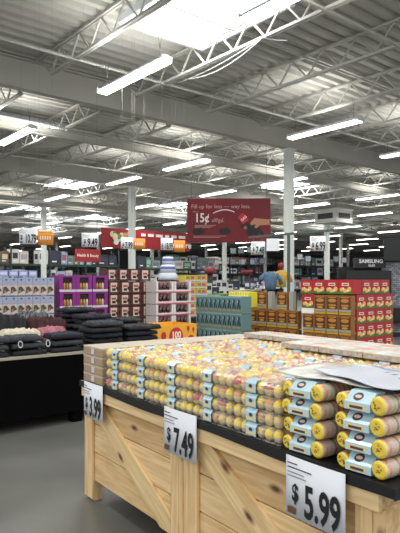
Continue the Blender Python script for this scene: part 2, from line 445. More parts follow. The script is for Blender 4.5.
def pack_a(seed):
    r = random.Random(seed)
    t = thing('treat_pack', '', '')
    b = MB(); b.box(.004, PA-.004, .006, PD-.007, 0, .003)
    for (x0,x1,y0,y1) in ((.002,PA-.002,.004,.010),(.002,PA-.002,PD-.012,PD-.007),(.002,.008,.010,PD-.012),(PA-.008,PA-.002,.010,PD-.012)): b.box(x0,x1,y0,y1,.03,.033)
    b.build('tray', CLR, t)
    b = MB()
    xs = [.033, .089, .145, .202, .258, .314]
    for iy in range(4):
        for x in xs:
            y = .034 + iy*.058
            pal = r.choices([2,3,4,5], [9,3,2,1.3])[0] if iy < 2 else r.choices([2,3,4,5,1], [2,5,6,.7,5])[0]
            q = r.uniform(.92, 1.06)
            b.lathe((x+r.uniform(-.002,.002), y, .003), [(.012,0),(.023*q,.008),(.0285*q,.022),(.0285*q,.032),(.025*q,.046),(.014,.057*q),(.0005,.061*q)], 10, mis=[1,1,pal if r.random() < .25 else 1,pal,pal,pal])
    b.build('treats', [CREAM, CREAM, YEL, YEL2, ORG, PNK], t)
    b = MB(True)
    nx, ny = 12, 8
    pt = lambda i, j: (.004+(PA-.008)*i/nx, .004+(PD-.011)*j/ny, .0618 + .002*math.sin(i*2.7+j+seed)*math.cos(j*2.1) - (.012 if i in (0, nx) or j in (0, ny) else 0))
    for i in range(nx):
        for j in range(ny): b.face([pt(i,j), pt(i+1,j), pt(i+1,j+1), pt(i,j+1)], 0, True)
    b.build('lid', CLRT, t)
    # label band folded over front edge
    b = MB(); x0, x1 = .124, .197
    b.face([(x0,-.001,.008),(x1,-.001,.008),(x1,-.002,.05),(x0,-.002,.05)]); b.face([(x0,-.002,.05),(x1,-.002,.05),(x1,.012,.0665),(x0,.012,.0665)])
    b.face([(x0,.012,.0665),(x1,.012,.0665),(x1,.06,.0668),(x0,.06,.0668)])
    
    b.rect_y(x0+.004, x1-.004, .014, .027, -.003, 2); b.disc_y((x0+x1)/2, -.0035, .038, .009, 1, 10, rx=.013)
    b.build('label_band', [BLUE, EMB, LTX], t)
    return Proto(t)
TUBC = [mat('biscuit_tan', (200,166,116), .4, coat=.8), mat('biscuit_orange', (222,96,30), .4, coat=.8), mat('biscuit_green', (130,180,40), .4, coat=.8), mat('biscuit_brown', (128,74,44), .4, coat=.8), mat('biscuit_pink', (206,110,90), .4, coat=.8)]
def pack_b(seed):
    r = random.Random(seed)
    t = thing('treat_tube_pack', '', '')
    def tubeparts(x, rad, name):
        b = MB(); y = .012; k = 0
        z = rad+.001
        prev = .006
        while y < PD-.012:
            m_ = [0, 1, 0, 2, 0, 3, 0, 4][k % 8] if r.random() < .85 else 0
            st = .0135
            b.tube([(x,y,z),(x,y+st*.5,z),(x,y+st,z)], rad, 16, m_, cap=(k == 0), radii=[rad*.9, rad*.97, rad*.9])
            y += st; k += 1
        o = b.build(name, TUBC, t)
        # yellow round end
        c = MB(); pr = []
        c.tube([(x,.013,z),(x,.005,z),(x,0,z)], rad, 18, 0, radii=[rad*.98, rad*.93, rad*.7])
        for q in range(15):
            a = r.uniform(0, 6.28); d = r.uniform(.0, rad*.55)
            c.disc_y(x+d*math.cos(a), -.0008-.0001*q, z+d*math.sin(a), r.uniform(.002,.0045), r.choice([1,1,2]), 6, rx=r.uniform(.002,.006))
        c.build('round_end', [YEL, BRN, YEL2], o)
        # clear sleeve
        s_ = MB(); s_.tube([(x,.001,z),(x,.012,z),(x,PD-.01,z)], rad*1.04, 16, 0, cap=False, radii=[rad*.9, rad*1.03, rad*1.03]); s_.build('sleeve', CLRS, o)
    tubeparts(.036, .032, 'tube'); tubeparts(.205, .0365, 'tube')
    b = MB(); x0, x1 = .056, .168
    # tilted card: front panel and top panel
    P = lambda x, y, z: (x, y, z)
    fr = lambda x: -.006+.010*(x-x0)/(x1-x0)
    b.face([P(x0,fr(x0),.006),P(x1,fr(x1),.006),P(x1,fr(x1),.036),P(x0,fr(x0),.036)], 0)
    b.face([P(x0,fr(x0),.036),P(x1,fr(x1),.036),P(x1,.045,.0745),P(x0,.040,.0745)], 0)
    b.face([P(x0,.040,.0745),P(x1,.045,.0745),P(x1,.10,.0745),P(x0,.10,.0745)], 0)
    b.face([P(x0,.10,.0745),P(x1,.10,.0745),P(x1,.20,.070),P(x0,.20,.070)], 3)
    b.face([P(x1,fr(x1),.006),P(x1,.07,.006),P(x1,.10,.0745),P(x1,.045,.0745),P(x1,fr(x1),.036)], 0)
    b.face([P(x0,fr(x0),.006),P(x0,fr(x0),.036),P(x0,.040,.0745),P(x0,.10,.0745),P(x0,.07,.006)], 0)
    e = lambda x, z, o: (x, fr(x)-o, z)
    b.face([e(x0+.012,.010,.001),e(x1-.02,.010,.001),e(x1-.02,.030,.001),e(x0+.012,.030,.001)], 2)
    b.face([e(x0+.024,.014,.002),e(x1-.03,.014,.002),e(x1-.03,.024,.002),e(x0+.024,.024,.002)], 1)
    cx, n_ = (x0+x1)/2-.008, 12
    sl = lambda x, q, o: (x, fr(x)+(.043-fr(x))*q-o*.6, .036+.0385*q+o*.6)
    b.face([sl(cx+.022*math.cos(2*math.pi*k/n_), .5+.34*math.sin(2*math.pi*k/n_), .0015) for k in range(n_)], 1)
    b.face([sl(cx+.015*math.cos(2*math.pi*k/n_), .5+.14*math.sin(2*math.pi*k/n_), .0022) for k in range(n_)], 4)
    b.build('label_card', [BLUE, EMB, LTX, CLRT, mat('emblem_lettering', (214,196,180), .5)], t)
    return Proto(t)
PAs = [pack_a(i) for i in range(4)]; PBs = [pack_b(i+50) for i in range(2)]
# brown cartons at the left end
KR = mat('kraft_carton', (168, 142, 112), .7, var=.06, vscale=9); KT = mat('kraft_top', (188, 176, 158), .7); KL = mat('carton_label', (205, 205, 200), .5)
WC = mat('pale_carton_print', (188, 176, 160), .4, var=.35, vscale=22)
t = thing('treat_carton', '', '')
b = MB(); b.box(.004, .31, .004, PD-.004, 0, .062); b.box(.002, .312, .003, PD-.003, .05, .063, 1); b.build('carton', [KR, KT], t, bevel=.002)
b = MB(); b.rect_y(.14, .19, .01, .052, .0008, 0); b.build('paper_label', KL, t)
PC = Proto(t)
# pale printed trays on the rear rows
t = thing('printed_tray', '', '')
b = MB(); b.box(.003, PA-.003, .003, PD-.003, 0, .034); b.box(.002, PA-.002, .002, PD-.002, .028, .036, 1); b.build('tray', [mat('maroon_tray_side', (186,172,158), .6, var=.3, vscale=40), WC], t, bevel=.003)
b = MB(); b.box(.05, .15, .05, .11, .036, .037, 0); b.box(.2, .3, .12, .2, .036, .037, 1); b.build('printed_patch', [BLUE, mat('patch_rose', (196,140,130), .5)], t)
PT = Proto(t)
LAY = ['bottom layer', 'second layer up', 'third layer up', 'top layer']
DROW = ['front row', 'second row back', 'third row back', 'fourth row back', 'fifth row back', 'rear row']
rj = random.Random(3)
for iy in range(6):
    y0 = iy*PD
    for lz in range(4):
        z = .8685 + lz*.0655
        PC.place(K(0.0+rj.uniform(0,.006), y0+rj.uniform(-.002,.002), z), CR, 'closed brown carton at the left end of the crates, %s, %s' % (DROW[iy], LAY[lz]), 'carton', 'brown cartons stacked at the left end')
        for cx in range(5):
            p = PAs[rj.randrange(4)]
            z = .8685 + lz*LA
            where = ['beside the brown cartons', 'second column from the brown cartons', 'above the $7.49 card, third column', 'fourth column from the brown cartons', 'fifth column from the brown cartons'][cx]
            p.place(K(.350+cx*PA+rj.uniform(-.001,.001), y0+rj.uniform(-.002,.001), z), CR+rj.uniform(-.002,.002), 'yellow-topped treat pack %s, %s, %s' % (where, DROW[iy], LAY[lz]), 'food pack', 'treat packs stacked on the crates')
        for cx in range(2):
            z = .8685 + lz*LB
            where = ['above the $5.99 card', 'at the right-hand corner'][cx]
            PBs[rj.randrange(2)].place(K(2.098+cx*.302+rj.uniform(-.003,.003)-(.01 if lz in (2,) else 0), y0+rj.uniform(-.002,.001), z), CR+rj.uniform(-.004,.004), 'twin-tube pack of treats %s, %s, %s' % (where, DROW[iy], LAY[lz]), 'food pack', 'tube packs stacked on the crates')
for iy in (4, 5):
    for cx in range(7):
        zb = .8685 + 4*(LA if cx < 5 else LB) + .003
        if cx < 2 and iy == 4: continue
        PT.place(K(.355+cx*(PA+.001), iy*PD, zb), CR, 'pale printed tray over the packs, %s, %s from the brown cartons' % (DROW[iy], ORD[cx]), 'tray', 'printed trays over the rear packs')
# loose sheets on top near the corner
SH = mat('grey_card_sheet', (164, 163, 154), .3, var=.22, vscale=16, coat=.3); SB = mat('sheet_blue_edge', (70, 128, 190), .4); SW = mat('leaflet_white', (172, 178, 190), .35)
def sheet(s0, s1, t0, t1, z, mats, name, label, cat, border=None, seed=0, amp=.012, rot=0):
    b = MB(True); nx, ny = 20, 12
    sc, tc_ = (s0+s1)/2, (t0+t1)/2
    def P(i, j):
        s = (s1-s0)*(i/nx-.5); t_ = (t1-t0)*(j/ny-.5)
        return (s, t_, amp*(math.sin(i*.55+seed)*.5+.5)*(1-.3*j/ny) - (.012*math.sin(i*.5) if j == 0 else 0)*0)
    for i in range(nx):
        for j in range(ny):
            e = 1 if border and j == ny-1 else 0
            if border and (i+j*3) % 11 == 0 and 1 < j < ny-2 and i % 3 == 0: e = 2
            b.face([P(i,j),P(i+1,j),P(i+1,j+1),P(i,j+1)], e, True)
    o = b.build(name, mats, loc=K(sc, tc_, z), rotz=CR+rot)
    md = o.modifiers.new('thickness', 'SOLIDIFY'); md.thickness = .0015
    return tag(o, label, cat)
sheet(1.98, 2.50, .04, .50, 1.186, [SH], 'card_sheet', 'pale grey card sheet lying wavily over the tube packs', 'card sheet', seed=1, rot=.12, amp=.008)
sheet(2.17, 2.70, .09, .43, 1.197, [SW, SB, EMB], 'leaflet', 'white leaflet with a blue edge lying on the grey card sheet', 'leaflet', border=True, seed=2.4, rot=-.26, amp=.008)

# ---------------------------------------------------------------- price cards
def price(name, label, loc, rotz, w, h, txt, wires=None, orange=False, group=None, bend=False, small=True, tb=.0):
    t = thing(name, label, 'price sign', loc, rotz, group)
    b = MB(True); n = 10
    for i in range(n):
        x0, x1 = -w/2+w*i/n, -w/2+w*(i+1)/n
        f = lambda x: (-.006*math.cos(x/w*math.pi) if bend else 0)
        b.face([(x0,f(x0),0),(x1,f(x1),0),(x1,f(x1),h),(x0,f(x0),h)], 0, True)
    o = b.build('card', [ORANGE if orange else CARD], t); md = o.modifiers.new('t', 'SOLIDIFY'); md.thickness = .002; md.offset = 1
    yf = -.010 if bend else -.004
    if orange:
        b = MB(); b.rect_y(-w*.42, w*.42, h*.32, h*.72, yf, 0)
        for q in range(5): b.rect_y(-w*.36+q*w*.15, -w*.36+q*w*.15+w*.09, h*.38, h*.66, yf-.001, 1)
        b.rect_y(-w*.4, w*.4, h*.85, h*.9, yf, 0)
        b.build('printed_panel', [mat('orange_deep', (214,128,40), .6), mat('orange_pale', (248,226,190), .6)], t)
    else:
        d, rest = txt[0], txt[1:]
        text_obj(rest, h*.74, INK, t, (w*.15, yf, h*.31), sx=(.60 if len(rest) < 5 else .5)*(w/.315)/(h/.25), bold=.005*h/.25)
        text_obj('$', h*.40, INK, t, (-w*(.31 if len(rest) < 5 else .38), yf, h*.40), sx=.7, bold=.003*h/.25)
        b = MB()
        for q, (a, c, zz) in enumerate(((-.45,-.27,.88),(-.45,-.02,.81),(-.45,-.15,.73),(-.45,-.12,.67))):
            b = MB(); b.rect_y(w*a, w*c, h*zz, h*(zz+.022), yf, 0); b.build('small_print', mat('print_grey', (80,80,84), .6) if q < 2 else mat('print_light_grey', (150,150,152), .6), t)
        SPM = [mat('print_grey', (80,80,84), .6), mat('print_light_grey', (150,150,152), .6), mat('print_brown', (104,70,52), .6)]
        b = MB(); b.rect_y(-w*.45, -w*.30, h*.05, h*.16, yf, 2); b.build('brown_patch', SPM, t)
    if wires:
        for sx in (-.4, .4):
            b = MB(); b.tube([(sx*w,0,h),(sx*w,0,wires)], .0018, 4); b.build('hanging_wire', WIRE, t)
    return t
price('price_sign', '$3.99 price card hung from the liner at the left crate corner', K(.25, -.034, .632), CR, .30, .25, '$3.99', bend=True)
price('price_sign', '$7.49 price card hung where the two pine crates meet', K(1.345, -.034, .645), CR, .315, .25, '$7.49', bend=True)
price('price_sign', '$5.99 price card hung on the right-hand pine crate', K(2.325, -.036, .615), CR, .317, .25, '$5.99', bend=True)

def hang(px0, px1, y0, y1, v, txt, label, orange=False):
    px = (px0+px1)/2; u = uratio(px)*v; D = depth(u, v)
    w = (px1-px0)*D/F/.97; h = (y1-y0)*D/F; z = H + (HZ-y1)*D/F
    return price('price_sign', label, W(u, v, z), BROT*.35, w, h, txt, wires=6.9-z, orange=orange, group=None)
hang(20, 36, 228, 244, 9.6, '$10.79', '$10.79 hanging price card, leftmost of the white cards')
hang(38, 53, 231, 245, 9.6, '', 'orange hanging card over the blue pastry boxes', True)
hang(82, 98, 233, 247, 9.7, '$9.49', '$9.49 hanging price card above the purple cases')
hang(121, 133, 237.5, 249, 10.3, '$7.99', '$7.99 hanging price card beside the pillar above the maroon cases')
hang(133.5, 145, 238.5, 249.5, 10.3, '', 'orange hanging card above the maroon cases', True)
hang(161, 173, 238, 250, 10.3, '$18.99', '$18.99 hanging price card above the white bottle cases')
hang(174, 185, 240.5, 252, 10.3, '', 'orange hanging card left of the dark red fuel banner', True)

# ---------------------------------------------------------------- banners
t = thing('fuel_banner', 'large dark red fuel savings banner with a hand holding a black nozzle', 'banner', ((228.7-200)/F*20, 20, H+(HZ-242.5)*20/F), -.04)
bw, bh = 83.3*20/F, 44*20/F
b = MB(True); nx = 16
for i in range(nx):
    f = lambda i: .015*math.sin(i*.7)
    x0, x1 = -bw/2+bw*i/nx, -bw/2+bw*(i+1)/nx
    b.face([(x0,f(i),0),(x1,f(i+1),0),(x1,f(i+1),bh),(x0,f(i),bh)], 0, True)
b.build('cloth', REDB, t)
BT = mat('banner_text', (232, 222, 220), .6); BTD = mat('banner_text_dim', (196, 150, 150), .6)
text_obj('Fill up for less \u2014 way less.', .2, BTD, t, (-.28, -.03, 1.27), sx=.98, bold=.001)
text_obj('Up to', .085, BTD, t, (-1.17, -.03, 1.10), sx=1)
text_obj('15\u00a2', .44, BT, t, (-.95, -.03, .86), sx=.82, bold=.008)
text_obj('off/gal.', .2, BTD, t, (-.38, -.03, .78), sx=.85, bold=.001)
for (a, c, zz) in ((-1.2,-.45,.6),(-1.2,-.55,.56),(-1.2,-.65,.52),(-1.25,-.1,.22),(-1.25,-.3,.17)):
    b = MB(); b.rect_y(a, c, zz, zz+.015, -.03, 0); b.build('printed_line', BTD, t)
b = MB(True)
for i in range(12):
    a0, a1 = i/12, (i+1)/12
    g = lambda a: (-.55+.75*a, 1.02+.12*math.sin(a*math.pi*.9))
    p0, p1 = g(a0), g(a1); b.face([(p0[0],-.03,p0[1]),(p1[0],-.03,p1[1]),(p1[0],-.03,p1[1]+.035),(p0[0],-.03,p0[1]+.035)], 1)
b.build('printed_arc', [BTD, BT], t)
NZ = mat('nozzle_black', (28,20,24), .6)
for x in (-1.08, -.15):
    b = MB(); b.face([(x-.2,-.032,.4),(x-.14,-.032,.5),(x+.12,-.032,.53),(x+.22,-.032,.42),(x+.2,-.032,.32),(x-.05,-.032,.28),(x-.18,-.032,.33)], 0); b.build('printed_car', NZ, t)
b = MB(); b.face([(.42,-.034,.55),(.6,-.034,.72),(.8,-.034,.62),(.95,-.034,.66),(1.08,-.034,.35),(1.0,-.034,.22),(.85,-.034,.32),(.7,-.034,.25),(.62,-.034,.42)], 0); b.build('printed_nozzle', NZ, t)
b = MB(); b.face([(.92,-.035,.62),(1.0,-.035,.66),(1.28,-.035,.25),(1.2,-.035,.2)], 0); b.build('printed_hose', NZ, t)
b = MB(); b.face([(.5,-.036,.52),(.6,-.036,.6),(.66,-.036,.5),(.58,-.036,.44)], 0); b.build('printed_trigger', mat('picture_tan', (150,90,80), .6), t)
b = MB(); b.face([(.3,-.033,.88),(.5,-.033,1.04),(.72,-.033,.8),(.52,-.033,.62)], 0); b.build('printed_card', mat('card_red', (186,30,44), .6), t)
b = MB(); b.face([(.9,-.038,.86),(1.44,-.038,.8),(1.44,-.038,.62),(1.1,-.038,.6),(.98,-.038,.5),(.9,-.038,.52),(.95,-.038,.64),(.78,-.038,.6),(.76,-.038,.68)], 0); b.build('printed_hand', mat('hand_tan', (176,124,96), .6), t)
text_obj('GAS', .13, BT, t, (.53, -.042, .84), rot=(math.pi/2, -.75, 0), bold=.003)
for sx in (-.45, .45):
    b = MB(); b.tube([(sx*bw, 0, bh), (sx*bw, 0, 7.0-t.location.z)], .008, 4); b.build('hanging_wire', WIRE, t)

def along_u(pxl, pxr, v): return uratio(pxl)*v, uratio(pxr)*v
u0, u1 = along_u(101, 190, 27)
t = thing('store_banner', 'long bright red banner behind the pillar with white lettering', 'banner', W(u0, 27, 3.42), BROT)
b = MB(); b.box(0, u1-u0, 0, .02, 0, 1.08); b.build('panel', RED, t)
text_obj('The Store', .52, BT, t, (5.2, -.03, .33), sx=1.0, bold=.012)
x = 2.6
for q in range(14):
    b = MB(); b.rect_y(x, x+.3+.1*(q % 3), .74, .9, -.03, 0); x += .46+.1*(q % 3); b.build('printed_word', [BT], t)
b = MB()
for q in range(14):
    r_ = random.Random(q); x = .55+r_.uniform(0,1.2); z = .25+r_.uniform(0,.6); b.disc_y(x, -.03-.002*q, z, r_.uniform(.1,.2), q % 4, 9)
b.build('printed_picture', [mat('produce_green',(110,130,70),.6), mat('produce_cream',(220,205,170),.6), mat('produce_tan',(190,140,90),.6), mat('produce_white',(225,220,210),.6)], t)
for x in (.3, (u1-u0)*.5, u1-u0-.3):
    b = MB(); b.tube([(x,0,1.08),(x,0,3.5)], .01, 4); b.build('hanging_wire', WIRE, t)
t = thing('department_sign', 'small dark red sign lettered Health & Beauty above the far shelves', 'sign', W(uratio(75)*34.6, 34.6, H+(HZ-262)*39/F), BROT)
b = MB(); b.box(0, 1.95, 0, .03, 0, .86); b.build('panel', mat('sign_dark_red', (140,26,34), .6), t)
text_obj('Health & Beauty', .27, BT, t, (.97, -.02, .43), sx=.92, bold=.004)
for x in (.2, 1.7):
    b = MB(); b.tube([(x,0,.86),(x,0,3.9)], .01, 4); b.build('hanging_wire', WIRE, t)

# ---------------------------------------------------------------- clothing tables
TB = mat('black_table_cover', (4, 4, 6), .95, var=.15, vscale=3); TB.node_tree.nodes['Principled BSDF'].inputs['Specular IOR Level'].default_value = .1; TE = mat('table_edge', (165,160,140), .6)
def ctable(u0, u1, label):
    t = thing('display_table', label, 'table', W(u0, 5.8), BROT, 'black clothing tables'); w = u1-u0
    b = MB(); b.box(0, w, 0, 1.35, .77, .8, 0); b.build('tabletop', [TE], t, bevel=.003)
    b = MB()
    b.box(.005, w-.005, .005, .03, .13, .77); b.box(.005, .03, .03, 1.32, .13, .77); b.box(w-.03, w-.005, .03, 1.32, .13, .77); b.box(.005, w-.005, 1.32, 1.345, .13, .77)
    b.build('skirt', TB, t, bevel=.004)
    for x in (.03, w-.15):
        for y in (.03, 1.2):
            b = MB(); b.box(x, x+.12, y, y+.12, 0, .77); b.build('leg', TB, t, bevel=.004)
    return t
ctable(.9, 3.13, 'black skirted table with the cream and pink clothes at the left')
ctable(3.2, 4.3, 'black skirted table of dark clothes behind the brown cartons')
def garment(name, label, u, v, z, w, d, h, m, seed, rot=0, cat='clothing', amp=.03, m2=None):
    b = MB(); nx, ny = 34, 18
    rings = []
    def P(i, j, top):
        a = i/nx*2-1; c = j/ny*2-1
        e = max(0, 1-abs(a)**9)*max(0, 1-abs(c)**7)
        x = a*w/2*(1+.05*noise.noise(Vector((c*2, seed, 1)))); y = c*d/2*(1+.07*noise.noise(Vector((a*2, seed, 5))))
        if not top: return (x, y, 0.0 if e > 0 else h*.35)
        q = Vector((a*w*6+seed*3, c*d*9+noise.noise(Vector((a*4, c*3, seed)))*1.5, seed))
        ridge = (1-abs(noise.noise(q)))**3
        q2 = Vector((a*w*16+seed, c*d*24, seed*2)); ridge2 = (1-abs(noise.noise(q2)))**3
        nn = (ridge-.5)*amp*1.3 + (ridge2-.5)*amp*.55 + noise.noise(Vector((a*1.5+seed, c*1.5, 3)))*amp*.9
        if e <= 0: return (x, y, h*.35)
        return (x + noise.noise(q2)*.008, y + noise.noise(q)*.02, max(h*.36, h*(.35+.65*e**.22) + nn*e**.3))
    def V(i, j, top): return P(i, j, top)
    for i in range(nx):
        for j in range(ny):
            b.face([V(i,j,1),V(i+1,j,1),V(i+1,j+1,1),V(i,j+1,1)], 0 if not m2 or (i*7+j*3) % 5 else 1, True)
            b.face([V(i,j+1,0),V(i+1,j+1,0),V(i+1,j,0),V(i,j,0)], 0, True)
    # folded edge lines on the front
    o = b.build(name, [m] + ([m2] if m2 else []), loc=W(u, v, z), rotz=BROT+rot)
    bmm = __import__('bmesh').new(); bmm.from_mesh(o.data); __import__('bmesh').ops.remove_doubles(bmm, verts=bmm.verts, dist=.0005); bmm.to_mesh(o.data); bmm.free()
    return tag(o, label, cat)
J1 = mat('charcoal_denim', (46, 51, 57), .8, var=.45, vscale=14, bump=.6); J2 = mat('black_denim', (22, 23, 28), .8, var=.5, vscale=12, bump=.6)
J3 = mat('navy_cloth', (24, 28, 42), .85, var=.35, vscale=12, bump=.5)
CRM = mat('cream_knit', (208, 200, 178), .9, var=.1, vscale=20, bump=.5); PKM = mat('pink_knit', (176, 112, 122), .9, var=.15, vscale=20, bump=.5)
MRN = mat('maroon_cloth', (66, 30, 36), .9, var=.4, vscale=15, bump=.5); GRY = mat('grey_patterned_cloth', (104, 108, 112), .9, var=.5, vscale=30, bump=.5)
BLU = mat('dusty_blue_cloth', (62, 74, 100), .9, var=.2, vscale=16, bump=.4)
# front row of folded trousers
for k, u in enumerate([2.06, 2.49, 2.92]):
    for q, (hh, m) in enumerate(((.054, J2), (.054, J1), (.058, J1))):
        garment('folded_jeans', 'charcoal folded jeans at the left table edge, %s stack, %s of three' % (ORD[k], ['bottom','middle','top'][q]), u+.015*q*(-1)**k, 5.985+.012*q, .8+.073*q, .375, .32, hh, m if (k+q) % 4 else J3, k*3.1+q*7, rot=(-1)**(k+q)*.02, amp=(.004 if q < 2 else .014))
# hang tags
b = MB(); TAGM = mat('paper_tag', (186,190,194), .6)
for k, (u, dz) in enumerate(((2.36, .01), (2.67, .0))):
    t_ = MB(); 
    n_ = 12
    for i in range(n_):
        a0, a1 = 2*math.pi*i/n_, 2*math.pi*(i+1)/n_
        t_.face([(.028*math.cos(a0),0,.04*math.sin(a0)),(.028*math.cos(a1),0,.04*math.sin(a1)),(.018*math.cos(a1),0,.028*math.sin(a1)),(.018*math.cos(a0),0,.028*math.sin(a0))])
    o = t_.build('hang_tag', TAGM, loc=W(u, 5.80, .92+dz), rotz=BROT); o.rotation_euler = (-.2, 0, BROT)
    tag(o, ['pale ring-shaped tag on the jeans at the table front, left one', 'pale ring-shaped tag on the jeans at the table front, right one'][k], 'tag', 'ring tags on the jeans')
garment('folded_knitwear', 'cream folded knit lying on the left table', 2.58, 6.38, .8, .42, .30, .235, CRM, 11, amp=.02)
garment('folded_knitwear', 'pink folded knit between the cream knit and maroon clothes', 2.97, 6.38, .8, .32, .30, .23, PKM, 15, amp=.03)
garment('folded_shirt', 'maroon rumpled top behind the pink knit', 3.04, 6.70, .8, .50, .28, .32, MRN, 23, amp=.05)
garment('folded_shirt', 'black folded top at the back of the left table', 2.56, 6.76, .8, .42, .36, .36, J2, 21, amp=.05)
garment('folded_shirt', 'grey patterned folded top at the back near the purple cases', 3.0, 7.0, .8, .40, .26, .38, GRY, 25, amp=.05, m2=J2)
# dark pile on the right table
for (sname, u, v, n_, w_, d_) in (('front left stack', 3.44, 5.99, 5, .44, .34), ('front right stack', 3.94, 5.985, 4, .52, .34), ('back left stack', 3.56, 6.40, 6, .42, .38), ('tallest stack', 3.72, 6.66, 7, .46, .38), ('back right stack', 4.03, 6.40, 5, .40, .38)):
    if sname == 'tallest stack': u, v = 3.55, 6.86
    for q in range(n_):
        garment('folded_jeans', 'black folded garment behind the brown cartons, %s, %s up' % (sname, ORD[q]), u+.02*math.sin(q*2.3+u*5), v+.012*math.sin(q*1.7), .8+q*.065, w_*.95*(1-.03*(q % 3)), d_, .052, [J2, J3, J2, J1][(q+int(v*10)) % 4], q*4.4+u*3, rot=.03*math.sin(q*3+u*9), amp=(.004 if q < n_-1 else .02))
# ---------------------------------------------------------------- product stacks
def grid_stack(make, u0, v0, w, h, d, ncol, nrow, ztop, name, lab, cat, group, jit=.004, side='u', skip=(), rowlab=None):
    """cases in rows going down from ztop, front face toward -v (side='u') or toward -u (side='v')"""
    pr = Proto(make())
    for i in range(nrow):
        for j in range(ncol):
            if (i, j) in skip: continue
            z = ztop - (i+1)*h
            if side == 'u':
                loc = W(u0+j*w+random.uniform(-jit, jit), v0+random.uniform(-jit, jit), z); rz = BROT
            else:   # local x runs toward -v : rotate by -90 so that the front (-y) faces -u
                loc = W(u0+random.uniform(-jit, jit), v0-j*w, z); rz = BROT - math.pi/2
            o = pr.place(loc, rz, '%s, %s, %s' % (lab, rowname(i, nrow), colname(j, ncol)), cat, group)
    return pr
def plinth(name, label, u0, u1, v0, v1, z1, m=BLACK):
    t = thing(name, label, 'display base', W(u0, v0), BROT); w, d = u1-u0, v1-v0
    if z1 > .3:
        b = MB(); b.box(.01, w-.01, .01, d-.01, .13, z1-.02); b.build('body', m, t, bevel=.004)
    b = MB(); zt = z1
    for k in range(5): b.box(k*(w-.09)/4, k*(w-.09)/4+.09, 0, d, zt-.02, zt)
    b.build('top_boards', mat('pallet_wood', (160,128,90), .8), t)
    b = MB()
    for x in (0, w/2-.05, w-.1):
        for y in (0, d/2-.05, d-.1): b.box(x, x+.1, y, y+.1, 0, .13 if z1 > .3 else z1-.02)
    b.build('foot_blocks', MATS['pallet_wood'], t)
    return t
# A : pale blue pastry boxes
PB = mat('pastry_box_white', (196,194,190), .5); PBB = mat('pastry_box_blue', (156,170,196), .5); PBP = mat('pastry_pink_strip', (170,70,110), .5); PBR = mat('pastry_brown', (92,66,46), .6); PBT = mat('pastry_tan', (170,140,104), .6)
def mk_pastry():
    t = thing('pastry_box', '', ''); w, h = .128, .30
    b = MB(); b.box(0, w-.004, 0, .3, 0, h, 0)
    b.rect_y(0, w-.004, .17, h, -.001, 1); b.rect_y(.02, w-.03, .175, .2, -.002, 2); b.rect_y(.045, .075, .25, .275, -.002, 4)
    b.rect_y(0, w-.004, 0, .012, -.002, 2)
    b.face([(.006,-.002,.03),(.118,-.002,.085),(.06,-.002,.155),(.012,-.002,.14)], 3); b.face([(.02,-.003,.05),(.06,-.003,.07),(.04,-.003,.1)], 5)
    b.build('box', [PB, PBB, mat('pastry_rose_text',(196,150,170),.5), PBR, mat('pastry_navy',(50,60,90),.5), PBT], t); return t
grid_stack(mk_pastry, 3.18, 9.2, .1305, .315, .3, 9, 3, 1.672, 'pastry_box', 'blue and white pastry box', 'food box', 'pastry boxes at the left')
t = Proto(thing('shrink_pack', '', ''))
b = MB(); b.box(0, .15, 0, .25, 0, .105, 0); b.rect_y(.02, .13, .03, .08, -.002, 1); b.build('wrapped_pack', [mat('lavender_wrap', (140,150,200), .35, coat=.6), mat('lavender_pale', (196,202,226), .4)], t.o)
for j in range(5): t.place(W(3.25+j*.17, 9.3, 1.675), BROT, 'lavender wrapped pack on the pastry boxes, %s' % colname(j, 5), 'food pack', 'lavender packs on the pastry boxes')
plinth('pallet_base', 'pallet display base under the blue and white pastry boxes', 3.15, 4.4, 9.15, 10.0, .72)
# B : purple cases
PU = mat('purple_case', (132, 30, 128), .55); PUL = mat('case_white_strip', (206,198,210), .5); GD = mat('gold_jar', (190,140,70), .35); DK = mat('dark_opening', (34,24,22), .7); JW = mat('jar_white', (215,205,190), .5)
def mk_purple():
    t = thing('purple_case', '', ''); w, h = .318, .292
    b = MB()
    b.box(0, w, .03, .38, 0, h, 0)
    for a in ((0,.07,.0,.03,0,h),(w-.07,w,.0,.03,0,h),(.07,w-.07,0,.03,h-.035,h)): b.box(*a, 0)
    b.box(0, w, -.002, .03, 0, .04, 1)
    b.rect_y(.07, w-.07, .04, h-.035, .028, 2)
    b.build('case', [PU, PUL, DK], t, bevel=.002)
    for q in range(3):
        c = MB(); c.lathe((.1+q*.058, .018, .04), [(.001,0),(.024,0),(.024,.09),(.012,.12),(.012,.16),(.001,.16)], 8, mis=[0,0,0,1,1]); c.build('jar', [[GD, JW][q == 2], DK], t)
    return t
grid_stack(mk_purple, 4.45, 9.2, .325, .293, .38, 3, 3, 1.70, 'purple_case', 'purple open-front case of gold jars', 'display case', 'purple cases')
plinth('pallet_base', 'pallet display base under the purple cases', 4.43, 5.42, 9.18, 10.0, .815)
